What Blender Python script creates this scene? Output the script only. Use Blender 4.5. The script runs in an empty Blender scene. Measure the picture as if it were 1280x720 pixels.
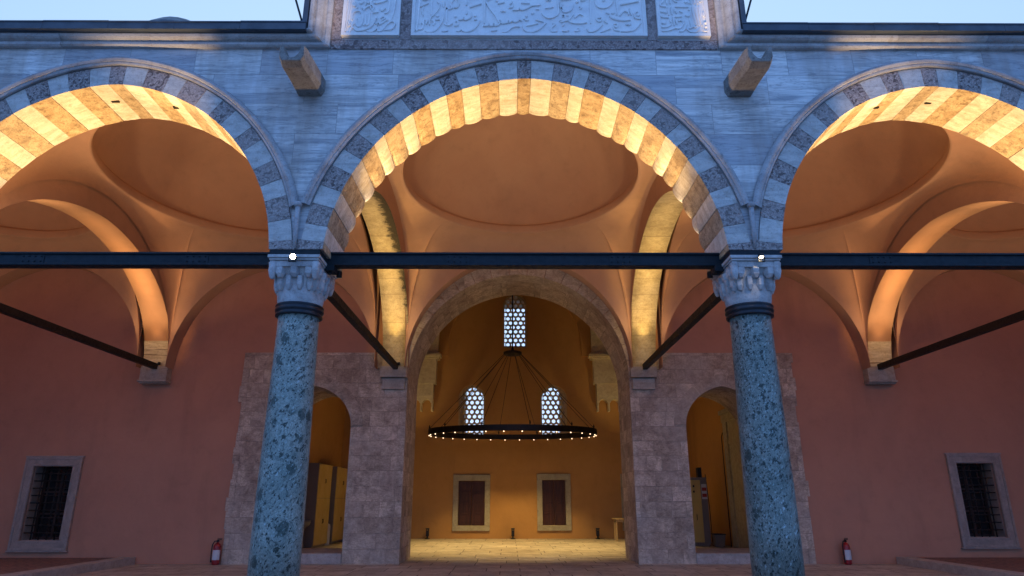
import bpy, bmesh, math, random
from mathutils import Vector, Matrix
random.seed(7)
scn = bpy.context.scene
COL = scn.collection
PI = math.pi
rad = math.radians

# ------------------------------------------------------------------ helpers
def tag(o, label=None, cat=None, group=None, kind=None):
    if label: o['label'] = label
    if cat: o['category'] = cat
    if group: o['group'] = group
    if kind: o['kind'] = kind
    return o

def empty(name, loc=(0,0,0), label=None, cat=None, group=None):
    o = bpy.data.objects.new(name, None); COL.objects.link(o)
    o.location = loc; o.empty_display_size = .2
    return tag(o, label, cat, group)

class MB:
    """collects geometry for ONE mesh object"""
    def __init__(s): s.v=[]; s.f=[]; s.m=[]; s.sm=[]
    def add(s, vs, fs, mi=0, smooth=False):
        n=len(s.v); s.v+= [tuple(v) for v in vs]
        for f in fs:
            s.f.append(tuple(i+n for i in f)); s.m.append(mi); s.sm.append(smooth)
        return s
    def box(s, x0,x1,y0,y1,z0,z1, mi=0):
        v=[(x0,y0,z0),(x1,y0,z0),(x1,y1,z0),(x0,y1,z0),(x0,y0,z1),(x1,y0,z1),(x1,y1,z1),(x0,y1,z1)]
        f=[(0,3,2,1),(4,5,6,7),(0,1,5,4),(1,2,6,5),(2,3,7,6),(3,0,4,7)]
        return s.add(v,f,mi)
    def rbox(s, c, hx,hy,hz, M, mi=0):
        v=[]
        for z in (-hz,hz):
            for (x,y) in ((-hx,-hy),(hx,-hy),(hx,hy),(-hx,hy)):
                v.append(Vector(c)+M@Vector((x,y,z)))
        f=[(0,3,2,1),(4,5,6,7),(0,1,5,4),(1,2,6,5),(2,3,7,6),(3,0,4,7)]
        return s.add(v,f,mi)
    def lathe(s, prof, c=(0,0,0), n=32, mi=0, smooth=True, cap=True):
        vs=[];fs=[]
        for (r,z) in prof:
            for k in range(n):
                a=2*PI*k/n; vs.append((c[0]+r*math.cos(a),c[1]+r*math.sin(a),c[2]+z))
        for i in range(len(prof)-1):
            for k in range(n):
                a=i*n+k;b=i*n+(k+1)%n; fs.append((a,b,b+n,a+n))
        s.add(vs,fs,mi,smooth)
        if cap:
            m=len(s.v)-len(vs)
            for i,rev in ((0,True),(len(prof)-1,False)):
                if prof[i][0]>1e-4:
                    ids=[m+i*n+k for k in range(n)]
                    if rev: ids=ids[::-1]
                    s.f.append(tuple(ids)); s.m.append(mi); s.sm.append(False)
        return s
    def tube(s, pts, r, n=8, mi=0, closed=False, smooth=True):
        pts=[Vector(p) for p in pts]; N=len(pts); rr=r if isinstance(r,(list,tuple)) else [r]*N
        vs=[];fs=[]; up=None
        for i,p in enumerate(pts):
            if closed: t=(pts[(i+1)%N]-pts[i-1]).normalized()
            else: t=(pts[min(i+1,N-1)]-pts[max(i-1,0)]).normalized()
            if up is None:
                up=Vector((0,0,1)) if abs(t.z)<.9 else Vector((1,0,0))
            a=t.cross(up)
            if a.length<1e-5: a=t.cross(Vector((0,1,0)))
            a.normalize(); b=a.cross(t).normalized(); up=b
            for k in range(n):
                q=2*PI*k/n; vs.append(p+a*math.cos(q)*rr[i]+b*math.sin(q)*rr[i])
        M=N if closed else N-1
        for i in range(M):
            j=(i+1)%N
            for k in range(n):
                k2=(k+1)%n
                fs.append((i*n+k,i*n+k2,j*n+k2,j*n+k))
        if not closed:
            fs.append(tuple(range(n))); fs.append(tuple((N-1)*n+k for k in range(n))[::-1])
        return s.add(vs,fs,mi,smooth)
    def build(s, name, mats, parent=None, bevel=0, recalc=True):
        me=bpy.data.meshes.new(name); me.from_pydata(s.v,[],s.f)
        if not isinstance(mats,(list,tuple)): mats=[mats]
        for m in mats: me.materials.append(m)
        me.polygons.foreach_set('material_index', s.m)
        me.polygons.foreach_set('use_smooth', s.sm)
        if recalc:
            bm=bmesh.new(); bm.from_mesh(me)
            bmesh.ops.remove_doubles(bm,verts=bm.verts,dist=1e-5)
            bmesh.ops.recalc_face_normals(bm,faces=bm.faces); bm.to_mesh(me); bm.free()
        me.update()
        o=bpy.data.objects.new(name,me); COL.objects.link(o)
        if bevel:
            b=o.modifiers.new('b','BEVEL'); b.width=bevel; b.segments=2; b.limit_method='ANGLE'; b.angle_limit=rad(40)
        if parent:
            o.parent=parent; o.matrix_parent_inverse=Matrix.Translation(-Vector(parent.location))
        return o

def copy_tree(o, parent=None):
    c=o.copy(); COL.objects.link(c)
    if parent: c.parent=parent; c.matrix_parent_inverse=o.matrix_parent_inverse.copy()
    for ch in list(o.children): copy_tree(ch,c)
    return c

# ------------------------------------------------------------------ materials
class NT:
    def __init__(s,name):
        s.mat=bpy.data.materials.new(name); s.mat.use_nodes=True
        s.t=s.mat.node_tree; s.b=s.t.nodes['Principled BSDF']
        s.co=s.t.nodes.new('ShaderNodeTexCoord').outputs['Object']
    def n(s,typ,**kw):
        nd=s.t.nodes.new('ShaderNode'+typ)
        for k,v in kw.items(): setattr(nd,k,v)
        return nd
    def l(s,a,b): s.t.links.new(a,b)
    def set(s,sock,v):
        if hasattr(v,'is_linked') or hasattr(v,'links'): s.l(v,sock)
        else: sock.default_value=v
    def math(s,op,a,b=0.,clamp=False):
        nd=s.n('Math',operation=op,use_clamp=clamp); s.set(nd.inputs[0],a); s.set(nd.inputs[1],b); return nd.outputs[0]
    def mapping(s,vec,scale=(1,1,1),loc=(0,0,0),rot=(0,0,0)):
        nd=s.n('Mapping'); s.l(vec,nd.inputs[0]); nd.inputs['Scale'].default_value=scale
        nd.inputs['Location'].default_value=loc; nd.inputs['Rotation'].default_value=rot; return nd.outputs[0]
    def noise(s,vec,scale=5,detail=4,rough=.55,dist=0.):
        nd=s.n('TexNoise'); s.l(vec,nd.inputs['Vector']); nd.inputs['Scale'].default_value=scale
        nd.inputs['Detail'].default_value=detail; nd.inputs['Roughness'].default_value=rough; nd.inputs['Distortion'].default_value=dist
        return nd.outputs['Fac']
    def voro(s,vec,scale=5,feature='F1',out='Distance',rand=1.):
        nd=s.n('TexVoronoi',feature=feature); s.l(vec,nd.inputs['Vector']); nd.inputs['Scale'].default_value=scale
        nd.inputs['Randomness'].default_value=rand
        return nd.outputs[out]
    def ramp(s,fac,stops,interp='LINEAR'):
        nd=s.n('ValToRGB'); s.l(fac,nd.inputs[0]); cr=nd.color_ramp; cr.interpolation=interp
        while len(cr.elements)<len(stops): cr.elements.new(.5)
        for e,(p,c) in zip(cr.elements,stops):
            e.position=p; e.color=(c,c,c,1) if isinstance(c,(int,float)) else (*c,1)
        return nd.outputs[0]
    def mix(s,fac,a,b,mode='MIX'):
        nd=s.n('Mix',data_type='RGBA',blend_type=mode)
        s.set(nd.inputs[0],fac)
        for k,v in ((6,a),(7,b)):
            if isinstance(v,tuple): nd.inputs[k].default_value=(*v,1) if len(v)==3 else v
            else: s.l(v,nd.inputs[k])
        return nd.outputs[2]
    def bump(s,h,strength=.3,dist=.02,prev=None):
        nd=s.n('Bump'); s.l(h,nd.inputs['Height']); nd.inputs['Strength'].default_value=strength; nd.inputs['Distance'].default_value=dist
        if prev is not None: s.l(prev,nd.inputs['Normal'])
        return nd.outputs[0]
    def done(s,col,rough=.7,normal=None,metal=0.,spec=.4):
        s.set(s.b.inputs['Base Color'], (*col,1) if isinstance(col,tuple) else col)
        s.set(s.b.inputs['Roughness'],rough); s.b.inputs['Metallic'].default_value=metal
        s.b.inputs['Specular IOR Level'].default_value=spec
        if normal is not None: s.l(normal,s.b.inputs['Normal'])
        return s.mat
    def plane(s,ax):
        """2-D coordinates of a wall in its own metres"""
        sp=s.n('SeparateXYZ'); s.l(s.co,sp.inputs[0]); cb=s.n('CombineXYZ')
        s.l(sp.outputs[ax[0]],cb.inputs[0]); s.l(sp.outputs[ax[1]],cb.inputs[1]); return cb.outputs[0]
    def brick(s,vec,w,h,mortar=.006,offset=.5,freq=2,squash=1.,sqf=2,bias=0.):
        nd=s.n('TexBrick',offset=offset,offset_frequency=freq,squash=squash,squash_frequency=sqf)
        s.l(vec,nd.inputs['Vector']); I=nd.inputs
        I['Color1'].default_value=(0,0,0,1); I['Color2'].default_value=(1,1,1,1); I['Mortar'].default_value=(.5,.5,.5,1)
        I['Scale'].default_value=1; I['Mortar Size'].default_value=mortar; I['Mortar Smooth'].default_value=.3
        I['Bias'].default_value=bias; I['Brick Width'].default_value=w; I['Row Height'].default_value=h
        return nd.outputs['Color'],nd.outputs['Fac']

def vadd(N,a,b):
    nd=N.n('VectorMath',operation='ADD'); N.l(a,nd.inputs[0]); N.l(b,nd.inputs[1]); return nd.outputs[0]
def rgb2vec(N,c,k):
    nd=N.n('VectorMath',operation='SCALE'); N.l(c,nd.inputs[0]); nd.inputs['Scale'].default_value=k; return nd.outputs[0]

def m_marble_wall(name,ax=(0,2),w=1.15,h=.42,base=(.78,.78,.77),dark=(.33,.36,.40),mortar=.004,streak=7.):
    N=NT(name); p=N.plane(ax)
    wob=N.noise(N.co,.9,2); wv=N.n('CombineXYZ'); N.l(N.math('MULTIPLY',wob,.0),wv.inputs[0])
    c,f=N.brick(p,w,h,mortar,offset=.37,freq=2,squash=.72,sqf=3)
    q=vadd(N,p,rgb2vec(N,c,23.))
    s1=N.noise(N.mapping(q,(.55,streak,1)),1.,6,.62,1.1)
    s2=N.noise(N.mapping(q,(1.6,streak*3.2,1),rot=(0,0,.06)),1.,4,.6,.6)
    s3=N.noise(N.co,2.2,5,.6)
    v=N.ramp(s1,[(.34,0.),(.47,.6),(.60,1.)])
    col=N.mix(v,dark,base)
    col=N.mix(N.math('MULTIPLY',N.ramp(s2,[(.52,0.),(.62,1.)]),.35),col,dark)
    col=N.mix(N.ramp(c,[(0.,.0),(.4,.1),(.7,.55),(1.,.85)]),col,(.36,.38,.43))
    st=N.noise(N.mapping(N.co,(1.4,1.4,.35)),1.,5,.65)
    col=N.mix(N.math('MULTIPLY',N.ramp(st,[(.46,0.),(.66,1.)]),.6),col,(.26,.20,.16))
    st2=N.noise(N.mapping(N.co,(5.,5.,.5)),1.,5,.7)
    col=N.mix(N.math('MULTIPLY',N.ramp(st2,[(.56,0.),(.70,1.)]),.15),col,(.20,.17,.15))
    vn=N.noise(N.mapping(q,(.7,6.5,1),rot=(0,0,-.05)),1.,5,.6,1.6)
    col=N.mix(N.math('MULTIPLY',N.ramp(vn,[(.455,0.),(.485,1.),(.515,0.)]),.45),col,(.10,.11,.14))
    vn2=N.noise(N.mapping(q,(1.1,15.,1),rot=(0,0,.04)),1.,5,.6,1.0)
    col=N.mix(N.math('MULTIPLY',N.ramp(vn2,[(.46,0.),(.49,1.),(.52,0.)]),.35),col,(.16,.16,.18))
    col=N.mix(N.math('MULTIPLY',f,.5),col,(.12,.11,.11))
    r=N.ramp(s3,[(.3,.45),(.7,.75)])
    b=N.bump(N.math('SUBTRACT',N.math('MULTIPLY',s3,.3),f),.5,.008)
    b=N.bump(c,.25,.006,b)
    return N.done(col,r,b)

def m_marble(name,base=(.66,.65,.64),dark=(.36,.37,.40),scale=(1.2,1.2,6.),stain=(.30,.22,.14),k=.35,bump=.25):
    N=NT(name)
    rnd=N.n('NewGeometry').outputs['Random Per Island']
    off=N.n('CombineXYZ'); N.l(N.math('MULTIPLY',rnd,31.),off.inputs[0]); N.l(N.math('MULTIPLY',rnd,17.),off.inputs[2])
    q=vadd(N,N.co,off.outputs[0])
    s1=N.noise(N.mapping(q,scale),1.,6,.62,1.2); s3=N.noise(q,9.,6,.65)
    col=N.mix(N.ramp(s1,[(.32,0.),(.6,1.)]),dark,base)
    col=N.mix(N.math('MULTIPLY',N.ramp(s3,[(.5,0.),(.7,1.)]),k),col,stain)
    col=N.mix(N.math('MULTIPLY',rnd,.28),col,(.40,.38,.35))
    pt=N.noise(q,46.,4,.75); pt2=N.noise(q,19.,5,.7)
    col=N.mix(N.math('MULTIPLY',N.ramp(pt,[(.54,0.),(.64,1.)]),k*.75),col,tuple(x*.75 for x in stain))
    col=N.mix(N.math('MULTIPLY',N.ramp(pt2,[(.57,0.),(.63,1.)]),k*.55),col,tuple(x*.6 for x in stain))
    b=N.bump(N.math('ADD',s3,N.math('MULTIPLY',pt,.5)),bump,.012)
    return N.done(col,N.ramp(s3,[(.3,.4),(.7,.75)]),b)

def m_breccia(name,a=(.30,.245,.235),b_=(.42,.37,.36),d=(.085,.065,.065),sc=34.):
    N=NT(name)
    rnd=N.n('NewGeometry').outputs['Random Per Island']
    off=N.n('CombineXYZ'); N.l(N.math('MULTIPLY',rnd,31.),off.inputs[0])
    q=vadd(N,N.co,off.outputs[0])
    d1=N.noise(q,7.,3); q2=vadd(N,q,rgb2vec(N,d1,.12))
    vc=N.voro(q2,sc,out='Color'); ve=N.voro(q2,sc,feature='DISTANCE_TO_EDGE')
    bw=N.n('RGBToBW'); N.l(vc,bw.inputs[0])
    col=N.mix(N.ramp(bw.outputs[0],[(.2,0.),(.8,1.)]),a,b_)
    col=N.mix(N.ramp(bw.outputs[0],[(.24,1.),(.30,0.)]),col,d)
    col=N.mix(N.ramp(ve,[(.0,.8),(.06,0.)]),col,d)
    n=N.noise(q,38.,6,.8); col=N.mix(N.math('MULTIPLY',N.ramp(n,[(.46,0.),(.60,1.)]),.75),col,d); col=N.mix(N.math('MULTIPLY',N.ramp(n,[(.34,1.),(.42,0.)]),.5),col,(.48,.43,.42))
    col=N.mix(N.math('MULTIPLY',rnd,.35),col,(.42,.36,.34))
    h=N.math('ADD',bw.outputs[0],n)
    return N.done(col,.75,N.bump(h,.55,.012))

def m_column(name,shift=0.,light=1.,dens=0.):
    """green breccia: a fine grained ground full of small and a few large angular clasts"""
    N=NT(name); q0=N.mapping(N.co,(1,1,.8),loc=(shift,shift*2,shift))
    d1=N.noise(q0,14.,4,.7)
    q=vadd(N,q0,rgb2vec(N,d1,.16))
    def cl(sc,out='Color'):
        c=N.voro(q,sc,out='Color'); b_=N.n('RGBToBW'); N.l(c,b_.inputs[0]); return b_.outputs[0],N.voro(q,sc)
    n=N.noise(q0,70.,6,.8); m_=N.noise(q0,3.,5,.6); w=N.noise(q0,22.,5,.75)
    L=light
    base=N.mix(N.ramp(n,[(.36,0.),(.62,1.)]),(.115*L,.15*L,.135*L),(.36*L,.395*L,.36*L))
    big=N.noise(q0,2.1,3,.5)
    base=N.mix(N.ramp(m_,[(.35,.0),(.7,.55)]),base,(.06*L,.105*L,.10*L))
    base=N.mix(N.math('MULTIPLY',N.ramp(w,[(.50,0.),(.62,1.)]),.55),base,(.03,.055,.055))
    b1,e1=cl(36.); b2,e2=cl(15.); b3,e3=cl(5.2)
    ed=lambda e,a,b_:N.ramp(e,[(a,1.),(b_,0.)])
    col=N.mix(N.math('MULTIPLY',N.math('GREATER_THAN',N.math('ADD',N.math('MULTIPLY',big,.7),dens+.02),b1),ed(e1,.30,.5)),base,(.008,.016,.018))
    col=N.mix(N.math('MULTIPLY',N.math('MULTIPLY',N.ramp(b2,[(.32+dens,1.),(.34+dens,0.)]),ed(e2,.30,.42)),.92),col,(.010,.022,.021))
    col=N.mix(N.math('MULTIPLY',N.math('MULTIPLY',N.ramp(b3,[(.36,1.),(.37,0.)]),ed(e3,.30,.38)),.8),col,(.016,.036,.033))
    col=N.mix(N.math('MULTIPLY',N.math('MULTIPLY',N.ramp(b1,[(.66,0.),(.69,1.)]),ed(e1,.25,.45)),.65),col,(.34,.44,.45))
    col=N.mix(N.math('MULTIPLY',N.math('MULTIPLY',N.ramp(b2,[(.76,0.),(.78,1.)]),ed(e2,.16,.24)),.8),col,(.42,.52,.55))
    return N.done(col,N.ramp(n,[(.3,.25),(.7,.6)]),N.bump(n,.3,.01),spec=.45)

def m_plaster(name,col,col2,rough=.85,stain=(.12,.07,.05),ks=.25):
    N=NT(name)
    a=N.noise(N.co,.55,6,.62,.4); b=N.noise(N.co,14.,5,.6); c=N.noise(N.mapping(N.co,(1.2,1.2,.25)),1.,5,.6)
    cc=N.mix(N.ramp(a,[(.35,0.),(.68,1.)]),col,col2)
    cc=N.mix(N.math('MULTIPLY',N.ramp(c,[(.54,0.),(.75,1.)]),ks),cc,stain)
    d=N.noise(N.co,3.2,5,.65,.3)
    cc=N.mix(N.math('MULTIPLY',N.ramp(d,[(.5,0.),(.72,1.)]),.16),cc,tuple(min(1,x*1.35) for x in col2))
    cc=N.mix(N.math('MULTIPLY',N.ramp(d,[(.28,1.),(.45,0.)]),.22),cc,tuple(x*.6 for x in col))
    h=N.math('ADD',N.math('ADD',N.math('MULTIPLY',a,1.),N.math('MULTIPLY',d,.35)),N.math('MULTIPLY',b,.12))
    return N.done(cc,rough,N.bump(h,.4,.035),spec=.22)

def m_ashlar(name,ax=(0,2),w=.62,h=.33,base=(.48,.37,.27),base2=(.76,.61,.46),dark=(.16,.11,.085),mortar=.005):
    N=NT(name); p=N.plane(ax)
    wob=N.n('TexNoise'); N.l(N.co,wob.inputs['Vector']); wob.inputs['Scale'].default_value=1.7; wob.inputs['Detail'].default_value=2
    p=vadd(N,p,rgb2vec(N,wob.outputs['Color'],.05))
    c,f=N.brick(p,w,h,mortar,offset=.43,freq=2,squash=.55,sqf=3)
    c2,f2=N.brick(vadd(N,p,rgb2vec(N,c,0.)),w*.5,h*1.0,mortar*.6,offset=.3,freq=3,squash=1.7,sqf=2)
    n1=N.noise(vadd(N,N.co,rgb2vec(N,c,9.)),3.2,7,.72,.6); n2=N.noise(N.co,26.,6,.75); n3=N.noise(N.co,.9,5,.6)
    tl=N.noise(N.mapping(N.co,(6.,6.,40.)),1.,4,.7)
    col=N.mix(c,base,base2); col=N.mix(N.math('MULTIPLY',c2,.22),col,(.52,.45,.38))
    col=N.mix(N.math('MULTIPLY',N.ramp(n1,[(.40,0.),(.66,1.)]),.75),col,dark)
    n4=N.noise(N.mapping(vadd(N,N.co,rgb2vec(N,c,5.)),(14.,14.,34.)),1.,6,.8)
    col=N.mix(N.math('MULTIPLY',N.ramp(n4,[(.50,0.),(.62,1.)]),.55),col,dark)
    col=N.mix(N.math('MULTIPLY',N.ramp(n4,[(.32,1.),(.42,0.)]),.35),col,(.62,.55,.48))
    col=N.mix(N.math('MULTIPLY',N.ramp(n2,[(.48,0.),(.70,1.)]),.6),col,dark)
    col=N.mix(N.math('MULTIPLY',N.ramp(n3,[(.48,0.),(.68,1.)]),.4),col,(.50,.44,.38))
    col=N.mix(N.math('MULTIPLY',N.ramp(n3,[(.30,1.),(.44,0.)]),.4),col,(.20,.13,.10))
    fm=N.math('MULTIPLY',f,N.ramp(n1,[(.38,.05),(.62,.55)]))
    col=N.mix(fm,col,(.12,.10,.09))
    hh=N.math('SUBTRACT',N.math('ADD',N.math('ADD',N.math('MULTIPLY',n1,.6),N.math('MULTIPLY',n2,.35)),N.math('MULTIPLY',tl,.25)),N.math('MULTIPLY',f,.6))
    return N.done(col,.88,N.bump(hh,.85,.022),spec=.2)

def m_soot_stone(name,ax,sgn):
    """limestone soffit with a sooty ragged edge"""
    N=NT(name); p=N.plane((0,1))
    sp=N.n('SeparateXYZ'); N.l(N.co,sp.inputs[0])
    n=N.noise(N.mapping(N.co,(1.,6.,6.)),2.2,7,.75,.4); n2=N.noise(N.co,24.,5,.7)
    col=N.mix(N.ramp(n,[(.35,0.),(.65,1.)]),(.42,.32,.18),(.70,.58,.36))
    col=N.mix(N.math('MULTIPLY',N.ramp(n2,[(.52,0.),(.7,1.)]),.5),col,(.25,.17,.09))
    cr=N.noise(N.mapping(N.co,(.6,9.,9.)),1.3,4,.6,.2)
    col=N.mix(N.ramp(cr,[(.36,.75),(.40,0.)]),col,(.16,.10,.05))
    if sgn:
        e=N.math('ADD',N.math('MULTIPLY',sp.outputs[0],sgn),N.math('MULTIPLY',n,.28))
        col=N.mix(N.ramp(e,[(.40,0.),(.44,.92)]),col,(.05,.04,.03))
    return N.done(col,.85,N.bump(N.math('ADD',n,n2),.6,.015),spec=.2)

def m_floor(name,w=.95,h=.62,base=(.40,.34,.28),base2=(.52,.46,.39),rough=(.35,.7)):
    N=NT(name); p=N.plane((0,1))
    c,f=N.brick(p,w,h,.012,offset=.41,freq=2,squash=.7,sqf=3)
    n1=N.noise(vadd(N,N.co,rgb2vec(N,c,9.)),1.6,6,.66,.5); n2=N.noise(N.co,12.,6,.7)
    col=N.mix(c,base,base2)
    col=N.mix(N.math('MULTIPLY',N.ramp(n1,[(.42,0.),(.65,1.)]),.6),col,(.22,.18,.15))
    col=N.mix(N.math('MULTIPLY',N.ramp(n2,[(.55,0.),(.72,1.)]),.4),col,(.16,.13,.11))
    ck=N.noise(N.mapping(N.co,(1.,1.,1.)),1.3,6,.7,1.5)
    col=N.mix(N.math('MULTIPLY',N.ramp(ck,[(.485,0.),(.5,1.),(.515,0.)]),.6),col,(.07,.055,.05))
    col=N.mix(f,col,(.05,.04,.035))
    h_=N.math('SUBTRACT',N.math('ADD',N.math('MULTIPLY',n1,.5),N.math('MULTIPLY',c,.4)),f)
    return N.done(col,N.ramp(n1,[(.3,rough[0]),(.7,rough[1])]),N.bump(h_,.5,.01))

def m_simple(name,col,rough=.5,metal=0.,var=.35,scale=8.,bump=.15,spec=.4):
    N=NT(name); n=N.noise(N.co,scale,6,.65)
    c=N.mix(N.math('MULTIPLY',N.ramp(n,[(.35,0.),(.7,1.)]),var),col,tuple(x*.4 for x in col))
    return N.done(c,N.ramp(n,[(.3,max(rough-.12,.05)),(.7,min(rough+.15,1.))]),N.bump(n,bump,.01),metal,spec)

def m_emit(name,col,st):
    N=NT(name); N.b.inputs['Emission Color'].default_value=(*col,1); N.b.inputs['Emission Strength'].default_value=st
    return N.done(col,.4)

def m_wood(name,a=(.10,.035,.018),b=(.20,.075,.035)):
    N=NT(name); n=N.noise(N.mapping(N.co,(18,18,1.3)),1.,5,.6,.6)
    return N.done(N.mix(N.ramp(n,[(.35,0.),(.65,1.)]),a,b),.5,N.bump(n,.2,.005))

M={}
M['facade']=m_marble_wall('facade_marble',w=1.3,h=.47)
M['cornice']=m_marble('cornice_marble',(.46,.46,.48),(.24,.24,.27),(.5,3,3),(.20,.15,.11),.5)
M['vous_w']=m_marble('voussoir_marble',(.54,.53,.52),(.33,.33,.34),(2.,2.,9.),(.25,.2,.15),.5,.4)
M['vous_r']=m_breccia('voussoir_breccia')
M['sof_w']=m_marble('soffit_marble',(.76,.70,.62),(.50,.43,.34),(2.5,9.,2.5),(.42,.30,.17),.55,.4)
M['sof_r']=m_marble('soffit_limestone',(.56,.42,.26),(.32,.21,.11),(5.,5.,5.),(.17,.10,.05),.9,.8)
M['hood']=m_marble('hood_marble',(.40,.40,.43),(.22,.22,.25),(1,1,1.5),(.16,.12,.10),.5)
M['band']=m_breccia('border_breccia',(.26,.20,.20),(.40,.34,.33),(.10,.07,.07),20.)
M['panel']=m_marble('panel_marble',(.84,.84,.84),(.74,.75,.78),(1.,1.,2.5),(.5,.46,.44),.2,.12)
M['capital']=m_marble('capital_marble',(.50,.50,.52),(.26,.27,.30),(2,2,3.),(.16,.13,.12),.45,.4)
M['colL']=m_column('column_breccia_green',0.,1.12,-.0)
M['colR']=m_column('column_breccia_dark_green',3.7,.80,.05)
M['iron']=m_simple('painted_iron',(.010,.018,.026),.55,.0,.4,14.,.35,.22)
M['rust']=m_simple('dark_iron',(.022,.016,.013),.55,.3,.4,18.,.3)
M['bronze']=m_simple('bronze_collar',(.03,.035,.045),.4,.6,.4,12.,.2)
M['lead']=m_simple('lead_sheet',(.07,.085,.11),.5,.25,.45,4.,.35)
M['pink']=m_plaster('pink_plaster',(.49,.232,.145),(.42,.195,.125))
M['vault']=m_plaster('vault_plaster',(.47,.26,.158),(.42,.225,.135),ks=.12)
M['vault2']=m_plaster('vault_plaster_c',(.50,.295,.185),(.44,.245,.155),ks=.12)
M['archpl']=m_plaster('arch_plaster',(.50,.27,.14),(.46,.24,.12),ks=.08)
M['ochre']=m_plaster('ochre_plaster',(.52,.285,.10),(.47,.25,.085),ks=.2)
M['ashlar']=m_ashlar('portal_ashlar')
M['ashlar_y']=m_ashlar('jamb_ashlar',(1,2))
M['ring']=m_ashlar('archivolt_stone',(0,2),3.,3.,(.52,.41,.30),(.56,.45,.34))
M['sootL']=m_soot_stone('soffit_sooty_stone',0,1.)
M['sootR']=m_soot_stone('soffit_clean_stone',0,0.)
M['corbel']=m_marble('corbel_stone',(.44,.36,.28),(.30,.24,.18),(2,2,5),(.2,.14,.1),.5)
M['frame']=m_marble('window_frame_marble',(.36,.275,.225),(.22,.17,.14),(3,3,3),(.2,.16,.14),.45)
M['hframe']=m_marble('hall_frame_marble',(.42,.38,.25),(.30,.27,.18),(3,3,3),(.2,.16,.1),.4)
M['console']=m_marble('console_stone',(.74,.66,.46),(.60,.50,.32),(3,3,5),(.3,.22,.12),.3)
M['lattice']=m_simple('lattice_plaster',(.50,.36,.18),.8,0,.3,10.,.2)
M['floor']=m_floor('porch_paving')
M['hfloor']=m_floor('hall_paving',1.05,.7,(.46,.40,.30),(.60,.54,.42),(.3,.6))
M['brickpave']=m_floor('terrace_brick',.24,.12,(.20,.085,.06),(.27,.12,.085),(.6,.9))
M['kerb']=m_marble('kerb_stone',(.44,.38,.33),(.30,.25,.22),(2,2,2),(.2,.15,.12),.5)
M['wood']=m_wood('shutter_wood',(.035,.010,.004),(.085,.026,.010))
M['darkwood']=m_wood('door_wood',(.03,.012,.008),(.07,.028,.016))
M['glassdark']=m_simple('dark_window_glass',(.012,.010,.012),.15,0,.3,4.,.02,.5)
M['red']=m_simple('extinguisher_red',(.30,.012,.015),.3,0,.2,20,.03,.5)
M['black']=m_simple('black_rubber',(.012,.012,.013),.5,0,.2,20,.1)
M['white']=m_simple('white_paper',(.55,.55,.56),.6,0,.15,20,.03)
M['cab']=m_simple('cream_cabinet_paint',(.55,.40,.13),.45,0,.15,3,.03)
M['cabside']=m_simple('grey_cabinet_side',(.20,.17,.16),.5,0,.15,3,.03)
M['tablewood']=m_wood('table_wood',(.40,.26,.10),(.52,.36,.16))
M['bulb']=m_emit('bulb_glow',(1.,.70,.42),1.8)
M['star']=m_emit('floodlight_lens_glow',(1.,.80,.50),60.)
M['lens2']=m_emit('small_lens_glow',(1.,.82,.6),9.)
M['lens']=m_emit('uplight_lens_glow',(1.,.70,.35),6.)
M['ceiling']=m_plaster('hall_ceiling',(.40,.20,.07),(.36,.17,.06))
M['rough']=m_ashlar('courtyard_ashlar',(0,2),.8,.36)

# ------------------------------------------------------------------ dimensions (metres)
S_C, S_S = 2.63, 2.40         # half spans of middle arch, side arches
CX = [-11.2,-5.72,0.,5.72,11.2]
HS = [2.40,S_S,S_C,S_S,2.40]
COLX=[-8.46,-2.985,2.965,8.45]
Z0 = 4.25
AP = [6.87,6.87,6.98,6.87,6.87]
YF, YB = -.44, .44            # front arcade thickness
YW = 7.13                     # face of the porch's back wall
YWB= 8.83
def prof(u, h, k=.05):
    u=min(abs(u),1.)
    return h*((1-k)*math.sqrt(max(0.,1-u**2.05))+k*(1-u))

# ------------------------------------------------------------------ ground (structure)
g=MB(); g.box(-150,150,-120,200,-.6,-.03); tag(g.build('courtyard_ground',M['floor']),kind='structure')
g=MB(); g.box(-8.3,8.2,-3.,YW-.02,-.25,0.); g.box(-6.0,6.0,YW-.02,YWB,-.25,-.004)
tag(g.build('porch_floor',M['floor']),kind='structure')
g=MB(); g.box(-6.5,6.5,YWB,17.4,-.25,.0); tag(g.build('hall_floor',M['hfloor']),kind='structure')
for (xa,xb,xk0,xk1) in ((-14,-8.62,-8.62,-8.3),(8.52,14,8.2,8.52)):
    g=MB(); g.box(xa,xb,-3,YW-.02,-.25,.135,0); g.box(xk0,xk1,-3.01,YW-.022,-.25,.15,1)
    for i in range(9):
        pass
    tag(g.build('terrace',[M['brickpave'],M['kerb']],bevel=.01),kind='structure')

# ------------------------------------------------------------------ arcade facade
fac=empty('arcade_facade',(0,0,0),'grey veined marble arcade wall with striped pointed arches and cornice above the columns','wall')

def strip_wall(mb, xs, lo, hi, yf, yb, mi=0, front=True, back=True, soffit=True, top=False, soff_mi=None):
    """vertical wall whose lower and upper edges follow lo(x), hi(x)"""
    for a,b in zip(xs[:-1],xs[1:]):
        la,lb,ha,hb=lo(a),lo(b),hi(a),hi(b)
        v=[(a,yf,la),(b,yf,lb),(b,yf,hb),(a,yf,ha),(a,yb,la),(b,yb,lb),(b,yb,hb),(a,yb,ha)]
        f=[]
        if front: f.append((0,1,2,3))
        if back: f.append((5,4,7,6))
        mb.add(v,f,mi)
        if soffit: mb.add(v,[(0,4,5,1)],mi if soff_mi is None else soff_mi)
        if top: mb.add(v,[(3,2,6,7)],mi)

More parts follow.
